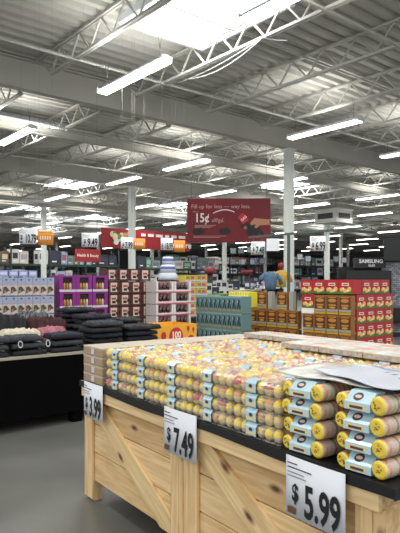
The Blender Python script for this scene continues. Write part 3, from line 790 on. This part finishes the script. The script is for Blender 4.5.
# C : maroon cases
MC = mat('maroon_case', (84, 34, 32), .55); MCL = mat('case_cream_label', (206,188,172), .5); MCD = mat('case_dark_print', (44,26,24), .6)
def mk_maroon():
    t = thing('maroon_case', '', ''); w, h = .240, .231
    b = MB(); b.box(0, w, 0, .3, 0, h, 0)
    b.rect_y(.04, .18, .03, .205, -.002, 1); b.disc_y(.195, -.003, .1, .04, 2, 10); b.rect_y(.06, .16, .12, .16, -.003, 3); b.rect_y(.07, .15, .05, .1, -.003, 2)
    b.rect_y(0, w, h-.02, h, -.0025, 2)
    b.build('case', [MC, MCL, MCD, mat('case_red_band', (150,70,60), .5)], t, bevel=.003); return t
grid_stack(mk_maroon, 5.44, 9.2, .25, .236, .3, 4, 5, 1.60, 'maroon_case', 'maroon case with a cream label, lower block', 'display case', 'maroon cases')
pr = Proto(mk_maroon())
for j in range(4): pr.place(W(5.46+j*.252, 9.3, 1.605), BROT, 'maroon case with a cream label in the uppermost run, %s' % colname(j, 5), 'display case', 'maroon cases')
plinth('pallet_base', 'pallet display base under the maroon cases', 5.44, 6.42, 9.18, 9.95, .415)
# D : white cases with dark bottles
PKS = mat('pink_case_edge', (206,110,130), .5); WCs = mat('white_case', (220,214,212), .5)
def mk_bottle():
    t = thing('bottle_case', '', ''); w, h = .42, .212
    b = MB(); b.box(0, w, .06, .35, 0, h, 0); b.box(0, .05, 0, .06, 0, h, 0); b.box(w-.05, w, 0, .06, 0, h, 0)
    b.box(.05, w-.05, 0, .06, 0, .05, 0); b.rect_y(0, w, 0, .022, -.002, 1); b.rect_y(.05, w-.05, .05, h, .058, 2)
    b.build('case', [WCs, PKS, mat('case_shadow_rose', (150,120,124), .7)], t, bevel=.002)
    for q in range(3):
        c = MB(); c.lathe((.11+q*.095, .03, .05), [(.001,0),(.036,0),(.038,.08),(.02,.1),(.018,.14),(.001,.14)], 8, mis=[0,0,0,1,1]); c.build('bottle', [mat('cola_dark',(48,26,26),.25,coat=1), mat('bottle_cap_red',(120,30,30),.4)], t)
    return t
grid_stack(mk_bottle, 6.26, 8.83, .43, .222, .35, 2, 5, 1.60, 'bottle_case', 'white case of dark bottles with a pink edge', 'display case', 'white bottle cases')
plinth('pallet_base', 'pallet display base under the white bottle cases', 6.24, 7.14, 8.8, 9.17, .485)
# white and blue shop dump on top (tower of tubs)
t = thing('tub_tower', 'white and blue tower of rounded tubs rising behind the white cases', 'display', W(uratio(168)*11.4, 11.4, 0), BROT)
b = MB(); b.box(-.2,.2,-.2,.2,0,1.62); b.build('stand', BLACK, t, bevel=.01)
for k in range(3):
    s_ = .24-.045*k
    b = MB(); b.lathe((0,0,1.62+.2*k), [(.01,0),(s_,0),(s_*1.04,.07),(s_*1.0,.14),(s_*.8,.19),(.01,.195)], 14, mis=[0,0,1 if k else 0,0,0]); b.build('tub', [mat('tub_white',(205,208,216),.4), mat('tub_blue',(80,100,165),.4)], t)
# E : yellow balloon bin
YB = mat('bin_yellow', (232,170,46), .6); BR = mat('balloon_red', (200,36,40), .5)
t = thing('cardboard_bin', 'yellow cardboard bin printed with red balloons and the number 100', 'bin', W(5.2, 7.3), BROT)
b = MB()
b.box(0,.8,0,.015,0,.89); b.box(0,.8,.62,.635,0,.89); b.box(0,.015,.015,.62,0,.89); b.box(.785,.8,.015,.62,0,.89); b.box(.015,.785,.015,.62,.0,.6); b.build('box', YB, t)
b = MB()
for (x, z, rx, rz) in ((.37,.68,.145,.17),(.68,.60,.085,.11),(.12,.72,.05,.07),(.62,.82,.03,.04),(.73,.8,.025,.035)):
    b.disc_y(x, -.004, z, rz, 0, 18, rx=rx); b.face([(x-.015,-.004,z-rz-.02),(x+.015,-.004,z-rz-.02),(x,-.004,z-rz+.01)], 0)
b.build('printed_balloons', BR, t)
text_obj('100', .15, mat('bin_text', (245,225,200), .6), t, (.37, -.008, .72), sx=.85, bold=.006)
for (a, c, zz) in ((.28,.46,.59),(.3,.44,.565)):
    b = MB(); b.rect_y(a, c, zz, zz+.014, -.008); b.build('printed_line', MATS['bin_text'], t)
# F : teal boxes, front toward -u
TE1 = mat('teal_box', (100,136,138), .5); TE2 = mat('teal_dark_wave', (26,38,48), .5); TE3 = mat('teal_gold', (176,150,80), .5); TE4 = mat('teal_light', (150,184,184), .5)
def mk_teal():
    t = thing('teal_box', '', ''); w, h = .138, .325
    b = MB(); b.box(.002, w-.002, 0, .28, 0, h, 0)
    b.face([(.015,-.002,.08),(.055,-.002,.09),(.10,-.002,.24),(.06,-.002,.26)], 1); b.face([(.08,-.0022,.08),(.125,-.0022,.09),(.105,-.0022,.16),(.085,-.0022,.17)], 1); b.face([(.015,-.0022,.2),(.04,-.0022,.19),(.05,-.0022,.24),(.02,-.0022,.26)], 3)
    b.disc_y(.06, -.003, .25, .018, 1, 8); b.rect_y(.02, .11, .03, .06, -.002, 2); b.rect_y(.005, w-.005, h-.03, h-.008, -.002, 3)
    b.rect_x(.02, .26, .05, .2, .0012, 2)
    b.build('box', [TE1, TE2, TE3, TE4], t, bevel=.002); return t
# u-face of F shows side; stack with front toward -u
pr = Proto(mk_teal())
for i in range(3):
    for j in range(10):
        pr.place(W(7.66+random.uniform(-.004,.004), 9.34-j*.14, 1.305-(i+1)*.335), BROT-math.pi/2, 'teal box with dark print, %s, %s' % (rowname(i,3), colname(j,10)), 'food box', 'teal boxes')
        if i < 2 and j < 10:
            b = None
t = thing('divider_tray', 'brown tray sheet between the top and middle rows of teal boxes', 'tray', W(7.655, 7.93, .964), BROT, 'tray sheets in the teal stack'); b = MB(); b.box(0,.29,0,1.42,0,.006); b.build('sheet', KR, t)
t = thing('divider_tray', 'brown tray sheet between the middle and bottom rows of teal boxes', 'tray', W(7.655, 7.93, .629), BROT, 'tray sheets in the teal stack'); b = MB(); b.box(0,.29,0,1.42,0,.006); b.build('sheet', KR, t)
plinth('pallet_base', 'pallet display base under the teal boxes', 7.65, 7.96, 7.93, 9.36, .298)
# G / H : gold boxes facing -u, red snack cases
GO = mat('gold_box', (140,92,38), .5); GO2 = mat('gold_brown_center', (84,44,26), .5); GO3 = mat('gold_grey_band', (150,150,140), .5); GO4 = mat('gold_yellow_band', (190,150,44), .5); GO5 = mat('gold_text', (186,128,52), .5)
def mk_gold():
    t = thing('gold_box', '', ''); w, h = .275, .355
    b = MB(); b.box(.003, w-.003, 0, .12, 0, h, 0)
    b.rect_y(.02, w-.02, .10, .33, -.002, 1); b.rect_y(.01, w-.01, .055, .10, -.002, 2); b.rect_y(.01, w-.01, .008, .045, -.002, 3)
    b.disc_y(w/2, -.003, .26, .035, 4, 12, rx=.09); b.rect_y(.06, w-.06, .16, .19, -.003, 4); b.disc_y(w/2, -.003, .13, .02, 3, 8, rx=.07)
    b.rect_y(.05, w-.05, .31, .325, -.003, 4)
    b.build('box', [GO, GO2, GO3, GO4, GO5], t, bevel=.003); return t
gp_ = Proto(mk_gold())
RD = mat('snack_red', (168,26,34), .5); RDW = mat('snack_white', (230,214,200), .5); RDG = mat('snack_green', (76,110,40), .5); RDY = mat('snack_yellow', (222,180,96), .5); RDD = mat('snack_deep_red', (112,16,28), .5)
def mk_red():
    t = thing('red_case', '', ''); w, h = .295, .258
    b = MB(); b.box(.002, w-.002, 0, .28, 0, h, 0)
    def art(R):
        R(.06,.2,.13,.2,1); R(.08,.18,.15,.18,4)
    b.rect_y(.002, w-.002, 0, .05, -.002, 2); b.rect_y(.07, .22, .15, .2, -.002, 1); b.rect_y(.09,.20,.165,.185,-.003,4)
    b.disc_y(.06,-.003,.08,.036,3,8); b.disc_y(.14,-.003,.06,.04,3,8,rx=.05); b.disc_y(.23,-.003,.09,.045,3,8); b.disc_y(.1,-.004,.1,.022,1,7); b.disc_y(.2,-.004,.06,.024,1,7)
    # same print on the left side
    for (y, z, r_, mi) in ((.06,.09,.045,3),(.15,.06,.045,3),(.23,.1,.036,3),(.19,.06,.024,1),(.1,.1,.022,1)):
        b.face([(-.001-.001*(mi == 1), y-r_*math.cos(2*math.pi*k/8), z+r_*math.sin(2*math.pi*k/8)) for k in range(8)], mi)
    b.rect_x(0,.28,0,.05,0.0,2); b.rect_x(.06,.22,.15,.2,-.001,1); b.rect_x(.08,.2,.165,.185,-.002,4)
    b.build('case', [RD, RDW, RDG, RDY, RDD], t, bevel=.002); return t
rp = Proto(mk_red())
HU, HV = 8.47, 5.97
# red lower block (front faces -v) in rows, 4 across u, 4 down v-face behind the gold boxes
for i in range(5):
    for j in range(4):
        for k in range(1):
            rp.place(W(HU+.0+j*.296+(.13 if j == 0 else .13)*0+.14, HV+.0, 1.36-(i+1)*.262), BROT, 'red snack case right of the gold boxes, %s, %s' % (rowname(i,5), colname(j,4)), 'food box', 'red snack cases')
plinth('pallet_base', 'pallet base under the red snack cases at the right', HU+.14, HU+1.33, HV-.02, HV+1.2, .05+.0)
b = MB(); b.box(0, 1.03, 0, .9, 0, 1.305); tag(b.build('cardboard_block', KR, loc=W(HU+.29, HV+.29, .055), rotz=BROT), 'brown cardboard block filling the back of the red snack pallet', 'carton')
# top run of red cases : along the -u face (front toward -u) and the corner
for j in range(4):
    rp.place(W(HU+.02, HV+1.19-j*.297, 1.365), BROT-math.pi/2, 'red snack case in the uppermost run over the gold boxes, %s' % colname(j,4), 'food box', 'red snack cases')
for j in range(3):
    rp.place(W(HU+.305+j*.297, HV+.0, 1.365), BROT, 'red snack case in the uppermost run at the right corner, %s' % colname(j,3), 'food box', 'red snack cases')
# gold boxes under that run
for i in range(3):
    for j in range(4):
        if (i, j) == (0, 0): continue
        gp_.place(W(HU, HV+1.12-j*.278, 1.345-(i+1)*.362), BROT-math.pi/2, 'gold and brown box below the red run, %s, %s' % (rowname(i,3), colname(j,4)), 'food box', 'gold boxes')
rp.place(W(HU-.0, HV+1.14, .99+.1), BROT-math.pi/2, 'single red snack case standing left of the top gold boxes', 'food box', 'red snack cases')
b = MB(); b.box(0,.14,0,.3,0,.1); tag(b.build('white_tray', WH, loc=W(HU,HV+.85,.985), rotz=BROT), 'white tray edge under the single red snack case', 'tray')
plinth('pallet_base', 'pallet base under the gold boxes left of the red cases', HU-.01, HU+.13, HV, HV+1.15, .255)
# G block
GVx = HV+1.24
for i in range(3):
    for j in range(5):
        if i == 0 and j in (0, 2, 4): continue
        uu = HU+.04
        gp_.place(W(uu, GVx+1.42-j*.278, 1.39-(i+1)*.366), BROT-math.pi/2, 'gold and brown box in the left gold stack, %s, %s' % (rowname(i,3), colname(j,5)), 'food box', 'gold boxes')
dm = mat('grey_divider', (158,158,150), .6)
for q, (dv_) in enumerate((.74, .17)):
    b = MB(); b.box(0,.1,0,.1,0,.36); b.box(-.01,.1,.04,.06,0,.36)
    tag(b.build('carton_divider', dm, loc=W(HU+.05, GVx+dv_, 1.027), rotz=BROT, bevel=.003), ['grey upright carton divider left among the gold boxes','grey upright carton divider right among the gold boxes'][q], 'divider')
YG = mat('yellow_net', (228,214,40), .5); YG2 = mat('yellow_net_line', (240,238,150), .5)
t = thing('yellow_crate', 'bright yellow gridded crate left of the upper gold boxes', 'crate', W(HU+.04, GVx+2.02, 1.03), BROT-math.pi/2)
b = MB(); b.box(0,.62,0,.3,0,.34,0); b.build('body', YG, t, bevel=.004)
b = MB()
for k in range(8): b.box(.03+k*.078,.045+k*.078,-.006,0,0,.34,0)
for k in range(5): b.box(0,.62,-.006,0,.03+k*.07,.042+k*.07,0)
b.build('grid', YG2, t)
plinth('pallet_base', 'pallet base under the left gold stack and yellow crate', HU+.02, HU+.5, GVx, GVx+2.05, .285)
b = MB(); b.box(0,.44,0,.6,0,.74); tag(b.build('cardboard_block', KR, loc=W(HU+.04, GVx+1.43, .287), rotz=BROT), 'brown carton block under the yellow gridded crate', 'carton')

# sign rail above the pallets
t = thing('sign_rail', 'dark green metal frame with a long rail carrying the price cards', 'sign frame', W(9.85, 6.6), BROT)
b = MB(); b.bar((0,0,2.68),(0,3.35,2.68), .04, .05); b.build('rail', mat('rail_green', (70,84,80), .5), t)
for y in (2.06,):
    b = MB(); b.bar((0,y,0),(0,y,2.66), .05, .05); b.box(-.15,.15,y-.15,y+.15,0,.02); b.build('post', MATS['rail_green'], t)
def railcard(px0, px1, y0, y1, txt, label, blank=False):
    u = 9.75; px = (px0+px1)/2; v = u/uratio(px); D = depth(u, v)
    w = (px1-px0)*D/F; h = (y1-y0)*D/F; z = H+(HZ-y1)*D/F
    t = price('price_sign', label, W(u, v, z), -.1, w, h, txt)
    for q in (-.3, .3):
        b = MB(); b.tube([(q*w,0,h),(q*w,.03,2.645-z)], .003, 4); b.build('hanging_wire', WIRE, t)
railcard(251, 265, 241.5, 254.5, '$7.48', '$7.48 price card hung at the left end of the green rail')
railcard(310, 326, 236, 251, '$6.99', '$6.99 price card hung from the green rail at its right')
def blankcard():
    u = 9.75; v = u/uratio(273); D = depth(u, v); z = H+(HZ-251)*D/F
    t = thing('price_sign', 'blank white card hung on the rail between two priced cards', 'price sign', W(u, v, z), -.1)
    b = MB(); b.box(-.15,.15,0,.002,0,.29); b.build('card', CARD, t); 
    for q in (-.1, .1):
        b = MB(); b.tube([(q,0,.29),(q,.03,2.645-z)], .003, 4); b.build('hanging_wire', WIRE, t)
blankcard()

# ---------------------------------------------------------------- television department at the right
D0 = 16.0
def XZ(px, py, D=D0): return ((px-200)/F*D, H+(HZ-py)*D/F)
PANM = mat('display_panel_black', (26,26,28), .6)
def brickm():
    m = bpy.data.materials.new('grey_brick_print'); m.use_nodes = True; nt = m.node_tree; N = nt.nodes; L = nt.links; b_ = N['Principled BSDF']
    tc = N.new('ShaderNodeTexCoord'); mp = N.new('ShaderNodeMapping'); mp.inputs['Rotation'].default_value = (math.pi/2,0,0)
    br = N.new('ShaderNodeTexBrick'); br.inputs['Scale'].default_value = 4.5; br.inputs['Color1'].default_value = lin((176,178,186)); br.inputs['Color2'].default_value = lin((110,112,120)); br.inputs['Mortar'].default_value = lin((40,40,44))
    L.new(tc.outputs['Object'], mp.inputs['Vector']); L.new(mp.outputs['Vector'], br.inputs['Vector']); L.new(br.outputs['Color'], b_.inputs['Base Color']); return m
x0, z1 = XZ(386, 262); 
t = thing('display_wall', 'grey brick-patterned display wall behind the televisions', 'display wall', (4.0, 16.3, 0), 0)
b = MB(); b.box(1.25, 3.2, 0, .2, 0, 2.13); b.build('brick_panel', brickm(), t)
b = MB(); b.box(.0, 1.25, .05, .2, 0, 2.0); b.build('black_panel', PANM, t)
b = MB(); b.box(1.15, 3.2, -.15, .0, 0, .12); b.box(1.2, 3.2, -.35, 0, .4, .45); b.build('shelf', PANM, t)
xa, za = XZ(356, 268); xb, zb = XZ(386, 258)
t = thing('brand_sign', 'black header sign with white lettering over the large television', 'sign', (xa, 16.0, za), 0)
b = MB(); b.box(0, xb-xa, 0, .3, 0, zb-za); b.build('panel', mat('sign_charcoal', (22,22,24), .5), t, bevel=.005)
text_obj('SAMSUNG', .145, mat('sign_text', (225,225,228), .5), t, ((xb-xa)/2, -.006, (zb-za)*.66), sx=1.02, bold=.004)
text_obj('QLED', .075, MATS['sign_text'], t, ((xb-xa)/2+.02, -.006, (zb-za)*.24), bold=.002)
def tv(x0, x1, z0, z1, y, label, rot=0, stand=False):
    t = thing('television', label, 'television', ((x0+x1)/2, y, z0), rot); w, h = x1-x0, z1-z0
    b = MB(); b.box(-w/2, w/2, 0, .05, 0, h); b.build('bezel', mat('tv_bezel', (8,8,9), .5), t, bevel=.004)
    b = MB(); b.box(-w/2+.02, w/2-.02, -.004, 0, .03, h-.02); b.build('screen', mat('tv_screen', (5,5,7), .35), t)
    b = MB(); b.box(-w*.25, w*.25, .05, .2, h*.3, h*.6); b.build('mount', PANM, t)
    return t
xa, za = XZ(346, 312); xb, zb = XZ(391, 270.5)
tv(xa, xb, za, zb, 15.95, 'large black television under the lettered header sign')
xa, za = XZ(382, 262); 
tv(5.13, 6.35, 2.16, 2.80, 15.7, 'black television mounted highest at the right picture edge', rot=-.12)
tv(5.46, 6.2, .47, .84, 15.9, 'small black television low on the shelf at the right edge')
t = thing('tv_mount_pole', 'black pole behind the highest television', 'pole', (5.75, 16.2, 0)); b = MB(); b.box(-.04,.04,-.03,.03,2.13,2.6); b.build('pole', PANM, t)

# ---------------------------------------------------------------- far racks and goods
PALN = [('white', (205,206,206)), ('teal', (84,128,132)), ('pale blue', (150,175,200)), ('brown', (120,88,70)), ('dark grey', (52,54,58)), ('tan', (180,160,130)), ('rose', (170,95,100)), ('cream', (212,202,180)), ('navy', (50,62,96)), ('grey', (135,138,138)), ('green', (90,130,90)), ('lavender', (160,160,195))]
BOXM = {n_: mat('goods_'+n_.replace(' ', '_'), c, .6) for n_, c in PALN}
boxproto = {}
SKIP = {1, 2, 3, 14, 15, 16, 31, 34, 35, 36, 37, 38, 45, 53, 54, 55, 56, 57, 58, 94, 95, 96, 97, 98, 105, 106, 107, 108, 109, 120, 121, 122, 123, 124, 125, 126, 129, 132, 133, 134, 135, 136, 145, 146, 147, 149, 150, 151, 153, 155, 156, 157, 165, 166, 170, 174, 175, 176, 177, 178, 182, 183, 184, 185, 186, 187, 188, 189, 204, 209, 215, 216, 221, 222, 223, 224, 225, 226, 227, 228, 229, 230}
GI = [0]; GLIST = []
def goods(cn, w, d, h):
    key = cn; GI[0] += 1
    if GI[0] in SKIP: return None
    if key not in boxproto:
        b = MB(); b.box(0,1,0,1,0,1,0); b.rect_y(.15,.85,.35,.75,-.004,1); b.rect_y(.15,.6,.15,.25,-.004,2); b.rect_x(.15,.85,.35,.75,-.004,1)
        other = BOXM[PALN[(list(BOXM).index(cn)+4) % len(PALN)][0]]
        boxproto[key] = b.mesh('goods_box', [BOXM[cn], other, WH])
    o = bpy.data.objects.new('goods_box', boxproto[key]); C.objects.link(o); o.scale = (w, d, h); GLIST.append((GI[0], o.name)); return o
rg = random.Random(21)
def rack(u0, u1, v, levels, label, tag_word, d=1.1, top=3.9, fill=.9, hs=(.5, 1.0), ws=(.45, 1.0)):
    t = thing('storage_rack', label, 'rack', W(u0, v), BROT); w = u1-u0
    nb = max(1, round(w/2.6))
    for k in range(nb+1):
        b = MB(); x = k*w/nb
        for y in (0, d): b.box(x-.045, x+.045, y-.04, y+.04, 0, top)
        for z in [q*.6+.3 for q in range(int(top/.6))]: b.bar((x, 0, z), (x, d, min(top, z+.5)), .03)
        b.build('upright', RACKP, t)
    for z in levels:
        b = MB()
        for y in (-.02, d-.03): b.box(0, w, y-.03, y+.03, z-.13, z)
        b.box(0, w, .0, d, z-.03, z-.005); b.build('shelf_beam', GREENB, t)
    for li, z in enumerate(levels):
        nxt = levels[li+1]-.15 if li+1 < len(levels) else top+.3
        x = .08; k = 0
        while x < w-.5:
            cw = rg.uniform(*ws); cw = min(cw, w-x-.08)
            for q in range(nb+1):
                xu = q*w/nb
                if x < xu+.07 and x+cw > xu-.07:
                    if xu-.07-x > .35: cw = xu-.07-x
                    else: x = xu+.07
            if x+cw > w-.07: break
            ch = min(nxt-z-.06, rg.uniform(*hs))
            if rg.random() < fill:
                cn = rg.choice([p[0] for p in PALN] + ['white','white','grey','pale blue','cream','dark grey','dark grey']); o = goods(cn, cw-.04, d*.7, ch)
                k += 1
                if o: o.location = W(u0+x, v+.09, z+.012); o.rotation_euler = (0,0,BROT); tag(o, '%s box on the %s of the %s, %s from its left' % (cn, 'lower shelf' if li == 0 else ['', 'upper shelf', 'top shelf', 'highest shelf'][li], tag_word, ORD[k-1]), 'box', 'boxed goods on the %s' % tag_word)
            x += cw
rack(11.5, 22.5, 36.6, [1.5, 2.75], 'green steel rack of boxed goods at the far left behind the pastry boxes', 'far left rack')
rack(24.3, 33.0, 36.6, [1.3, 2.6], 'green steel rack of boxed goods in the middle behind the white bottle cases', 'middle rack', top=3.6)
rack(33, 46, 44, [1.2, 2.4, 3.4], 'steel rack far back right of the middle pillar', 'far centre rack', top=3.9, ws=(.7,1.3))
rack(44, 58, 38, [1.1, 2.2, 3.2], 'steel rack far back behind the green sign rail', 'far right rack', top=3.8, ws=(.8,1.4))
rack(20, 40, 70, [1.6, 3.0, 4.2], 'steel rack against the distant back wall', 'distant back rack', top=4.8, hs=(.7,1.2), ws=(1.2,2.2))
rack(60, 88, 62, [1.6, 3.0, 4.2], 'steel rack at the distant right of the store', 'distant right rack', top=4.8, hs=(.7,1.2), ws=(1.4,2.4))
# red kiosk, an unlit drum on a stand
t = thing('red_kiosk', 'round red kiosk drum on a stand in the centre distance', 'display', W(uratio(210)*30, 30, 0), BROT)
b = MB(); b.lathe((0,0,0), [(.01,0),(.2,0),(.2,2.1),(.1,2.1)], 14); b.build('stand', PANM, t)
b = MB(); b.lathe((0,0,2.1), [(.01,0),(.28,0),(.37,.12),(.38,.42),(.01,.43)], 16); b.build('drum', mat('kiosk_red', (124,28,34), .5), t)
t = thing('red_kiosk', 'second red kiosk drum right of the thin white pillar', 'display', W(uratio(247)*30, 30, 0), BROT)
b = MB(); b.lathe((0,0,0), [(.01,0),(.2,0),(.2,2.1),(.1,2.1)], 14); b.build('stand', PANM, t)
b = MB(); b.lathe((0,0,2.1), [(.01,0),(.3,0),(.42,.1),(.42,.32),(.01,.33)], 16); b.build('drum', MATS['kiosk_red'], t)
# framed pictures / screens far back
for q, (px, py) in enumerate(((233,250),(241,250),(250,249),(259,250),(233,261),(242,261),(252,261),(262,260),(300,256),(308,258),(336,258),(344,259))):
    v = 33.5 if px < 290 else 30; u = uratio(px)*v; D = depth(u, v); z = H+(HZ-py-4)*D/F
    t = thing('wall_screen', 'small pale far-off screen, %s from the left %s' % (ORD[q % 4 if q < 8 else q-8], 'in the upper centre row' if q < 4 else 'in the lower centre row' if q < 8 else 'beyond the green rail'), 'screen', W(u, v, z), BROT*.5)
    b = MB(); b.box(-.28,.28,0,.05,0,.52); b.build('frame', BLACK, t)
    b = MB(); b.box(-.24,.24,-.006,0,.05,.47); b.build('screen', mat('screen_%d' % (q % 3), [(150,165,172),(120,130,138),(175,180,182)][q % 3], .3), t)
    b = MB(); b.box(-.03,.03,.02,.05,-z,0); b.build('stand_pole', PANM, t)
# yellow and green candy shelves in the middle
YC = mat('candy_yellow', (206,180,70), .6); YC2 = mat('candy_green', (120,140,60), .6); YC3 = mat('candy_pink', (190,90,120), .6)
def mk_candy():
    t = thing('candy_tray', '', ''); b = MB(); b.box(0,.44,0,.4,0,.2,0); b.rect_y(0,.44,0,.05,-.002,1); b.rect_y(.05,.18,.07,.16,-.002,2); b.rect_y(.22,.36,.07,.16,-.002,3); b.build('tray', [YC, PUL, YC2, YC3], t); return t
plinth('pallet_base', 'pallet base under the yellow candy trays in the middle distance', uratio(185)*13.5, uratio(216)*13.5, 13.5, 14.2, .5)
cu0 = uratio(185)*13.5; ncol = int((uratio(216)*13.5-cu0)/.45)
grid_stack(mk_candy, cu0, 13.5, .45, .215, .4, ncol, 6, 1.8, 'candy_tray', 'yellow candy tray behind the white bottle cases', 'food box', 'yellow candy trays')
# tables of pale goods behind the teal boxes
def lowtable(px0, px1, v, ztop, label, m=BLACK):
    u0, u1 = uratio(px0)*v, uratio(px1)*v; w = u1-u0
    t = thing('display_table', label, 'table', W(u0, v), BROT)
    b = MB(); b.box(0,w,0,1.2,ztop-.04,ztop); b.build('tabletop', m, t, bevel=.004)
    for x in (.04, w-.12):
        for y in (.04, 1.08):
            b = MB(); b.box(x,x+.08,y,y+.08,0,ztop-.04); b.build('leg', BLACK, t)
    return u0, u1
LIME = mat('lime_cover', (150,190,90), .6)
tabs = [(207, 228, 15.0, 1.15, 'lime green topped table in the middle distance', LIME, 0), (222, 262, 18.5, 1.2, 'table of pale packages behind the yellow crate', WH, 1), (190, 236, 22.5, 1.3, 'table of pale packages behind the lime table', WH, 2), (240, 286, 23, 1.2, 'table of pale packages below the blue shirt', WH, 3), (296, 350, 18, 1.2, 'table of grey packages behind the red snack cases', PANM, 4)]
NICK = ['the lime green table', 'the table behind the yellow crate', 'the table behind the lime one', 'the table under the blue shirt', 'the table behind the red cases']
for (p0, p1, v, zt, lb, m, q) in tabs:
    u0, u1 = lowtable(p0, p1, v, zt, lb, m)
    x = u0+.05; k = 0
    while x < u1-.4:
        cw = rg.uniform(.22, .42); cn = rg.choice(['white','pale blue','grey','dark grey','lavender','cream','white','navy','green'])
        o = goods(cn, cw-.03, rg.uniform(.3,.5), rg.uniform(.15, .45)); k += 1
        if o: o.location = W(x, v+.1, zt+.004); o.rotation_euler = (0,0,BROT); tag(o, '%s package on %s, %s from its left' % (cn, NICK[q], ORD[k-1]), 'package', 'packages on %s' % NICK[q])
        x += cw
# shirts on display forms
def shirt(px, D, z0, label, col, hcol, sc=.8):
    t = thing('shirt_display', label, 'shirt', ((px-200)/F*D, D, z0), 0)
    m = mat('shirt_'+label.split()[0], col, .8, var=.25, vscale=18)
    b = MB(); b.tube([(0,0,.0),(0,0,.15),(0,0,.35),(0,0,.45),(0,0,.5)], .1, 12, 0, radii=[.15,.16,.19,.15,.06]); 
    b.tube([(-.15,0,.42),(-.26,0,.3),(-.3,0,.15)], .05, 8, 0, radii=[.07,.06,.055]); b.tube([(.15,0,.42),(.26,0,.3),(.3,0,.15)], .05, 8, 0, radii=[.07,.06,.055]); b.build('shirt', m, t)
    b = MB(); b.tube([(0,0,-z0+.02),(0,0,.02)], .03, 8, 0); b.lathe((0,0,-z0), [(.01,0),(.2,0),(.2,.02),(.01,.03)], 12); b.build('stand', PANM, t)
    if label.startswith('yellow'): b = MB(); b.lathe((0,0,.5), [(.03,0),(.05,.04),(.09,.1),(.085,.17),(.03,.22),(.001,.225)], 10); b.build('form_head', mat('head_'+label.split()[0], hcol, .5), t)
shirt(270.5, 15.5, 1.36, 'blue shirt on a display form behind the gold boxes', (84,112,140), (120,120,120))
shirt(281, 16.5, 1.42, 'yellow shirt on a display form right of the blue shirt', (196,160,60), (140,40,44))

# ---------------------------------------------------------------- camera, world
cam = bpy.data.cameras.new('camera'); co = bpy.data.objects.new('camera', cam); C.objects.link(co)
cam.sensor_width = 36; cam.sensor_fit = 'AUTO'; cam.lens = F/533*36; cam.shift_y = (HZ-266.5)/533
co.location = (0, 0, H); co.rotation_euler = (math.pi/2, 0, 0); cam.clip_end = 300
bpy.context.scene.camera = co
w = bpy.data.worlds.new('world'); bpy.context.scene.world = w; w.use_nodes = True
w.node_tree.nodes['Background'].inputs[0].default_value = (.95, .97, 1, 1); w.node_tree.nodes['Background'].inputs[1].default_value = .9
vs = bpy.context.scene.view_settings; vs.view_transform = 'Standard'; vs.look = 'None'; vs.exposure = 0.35
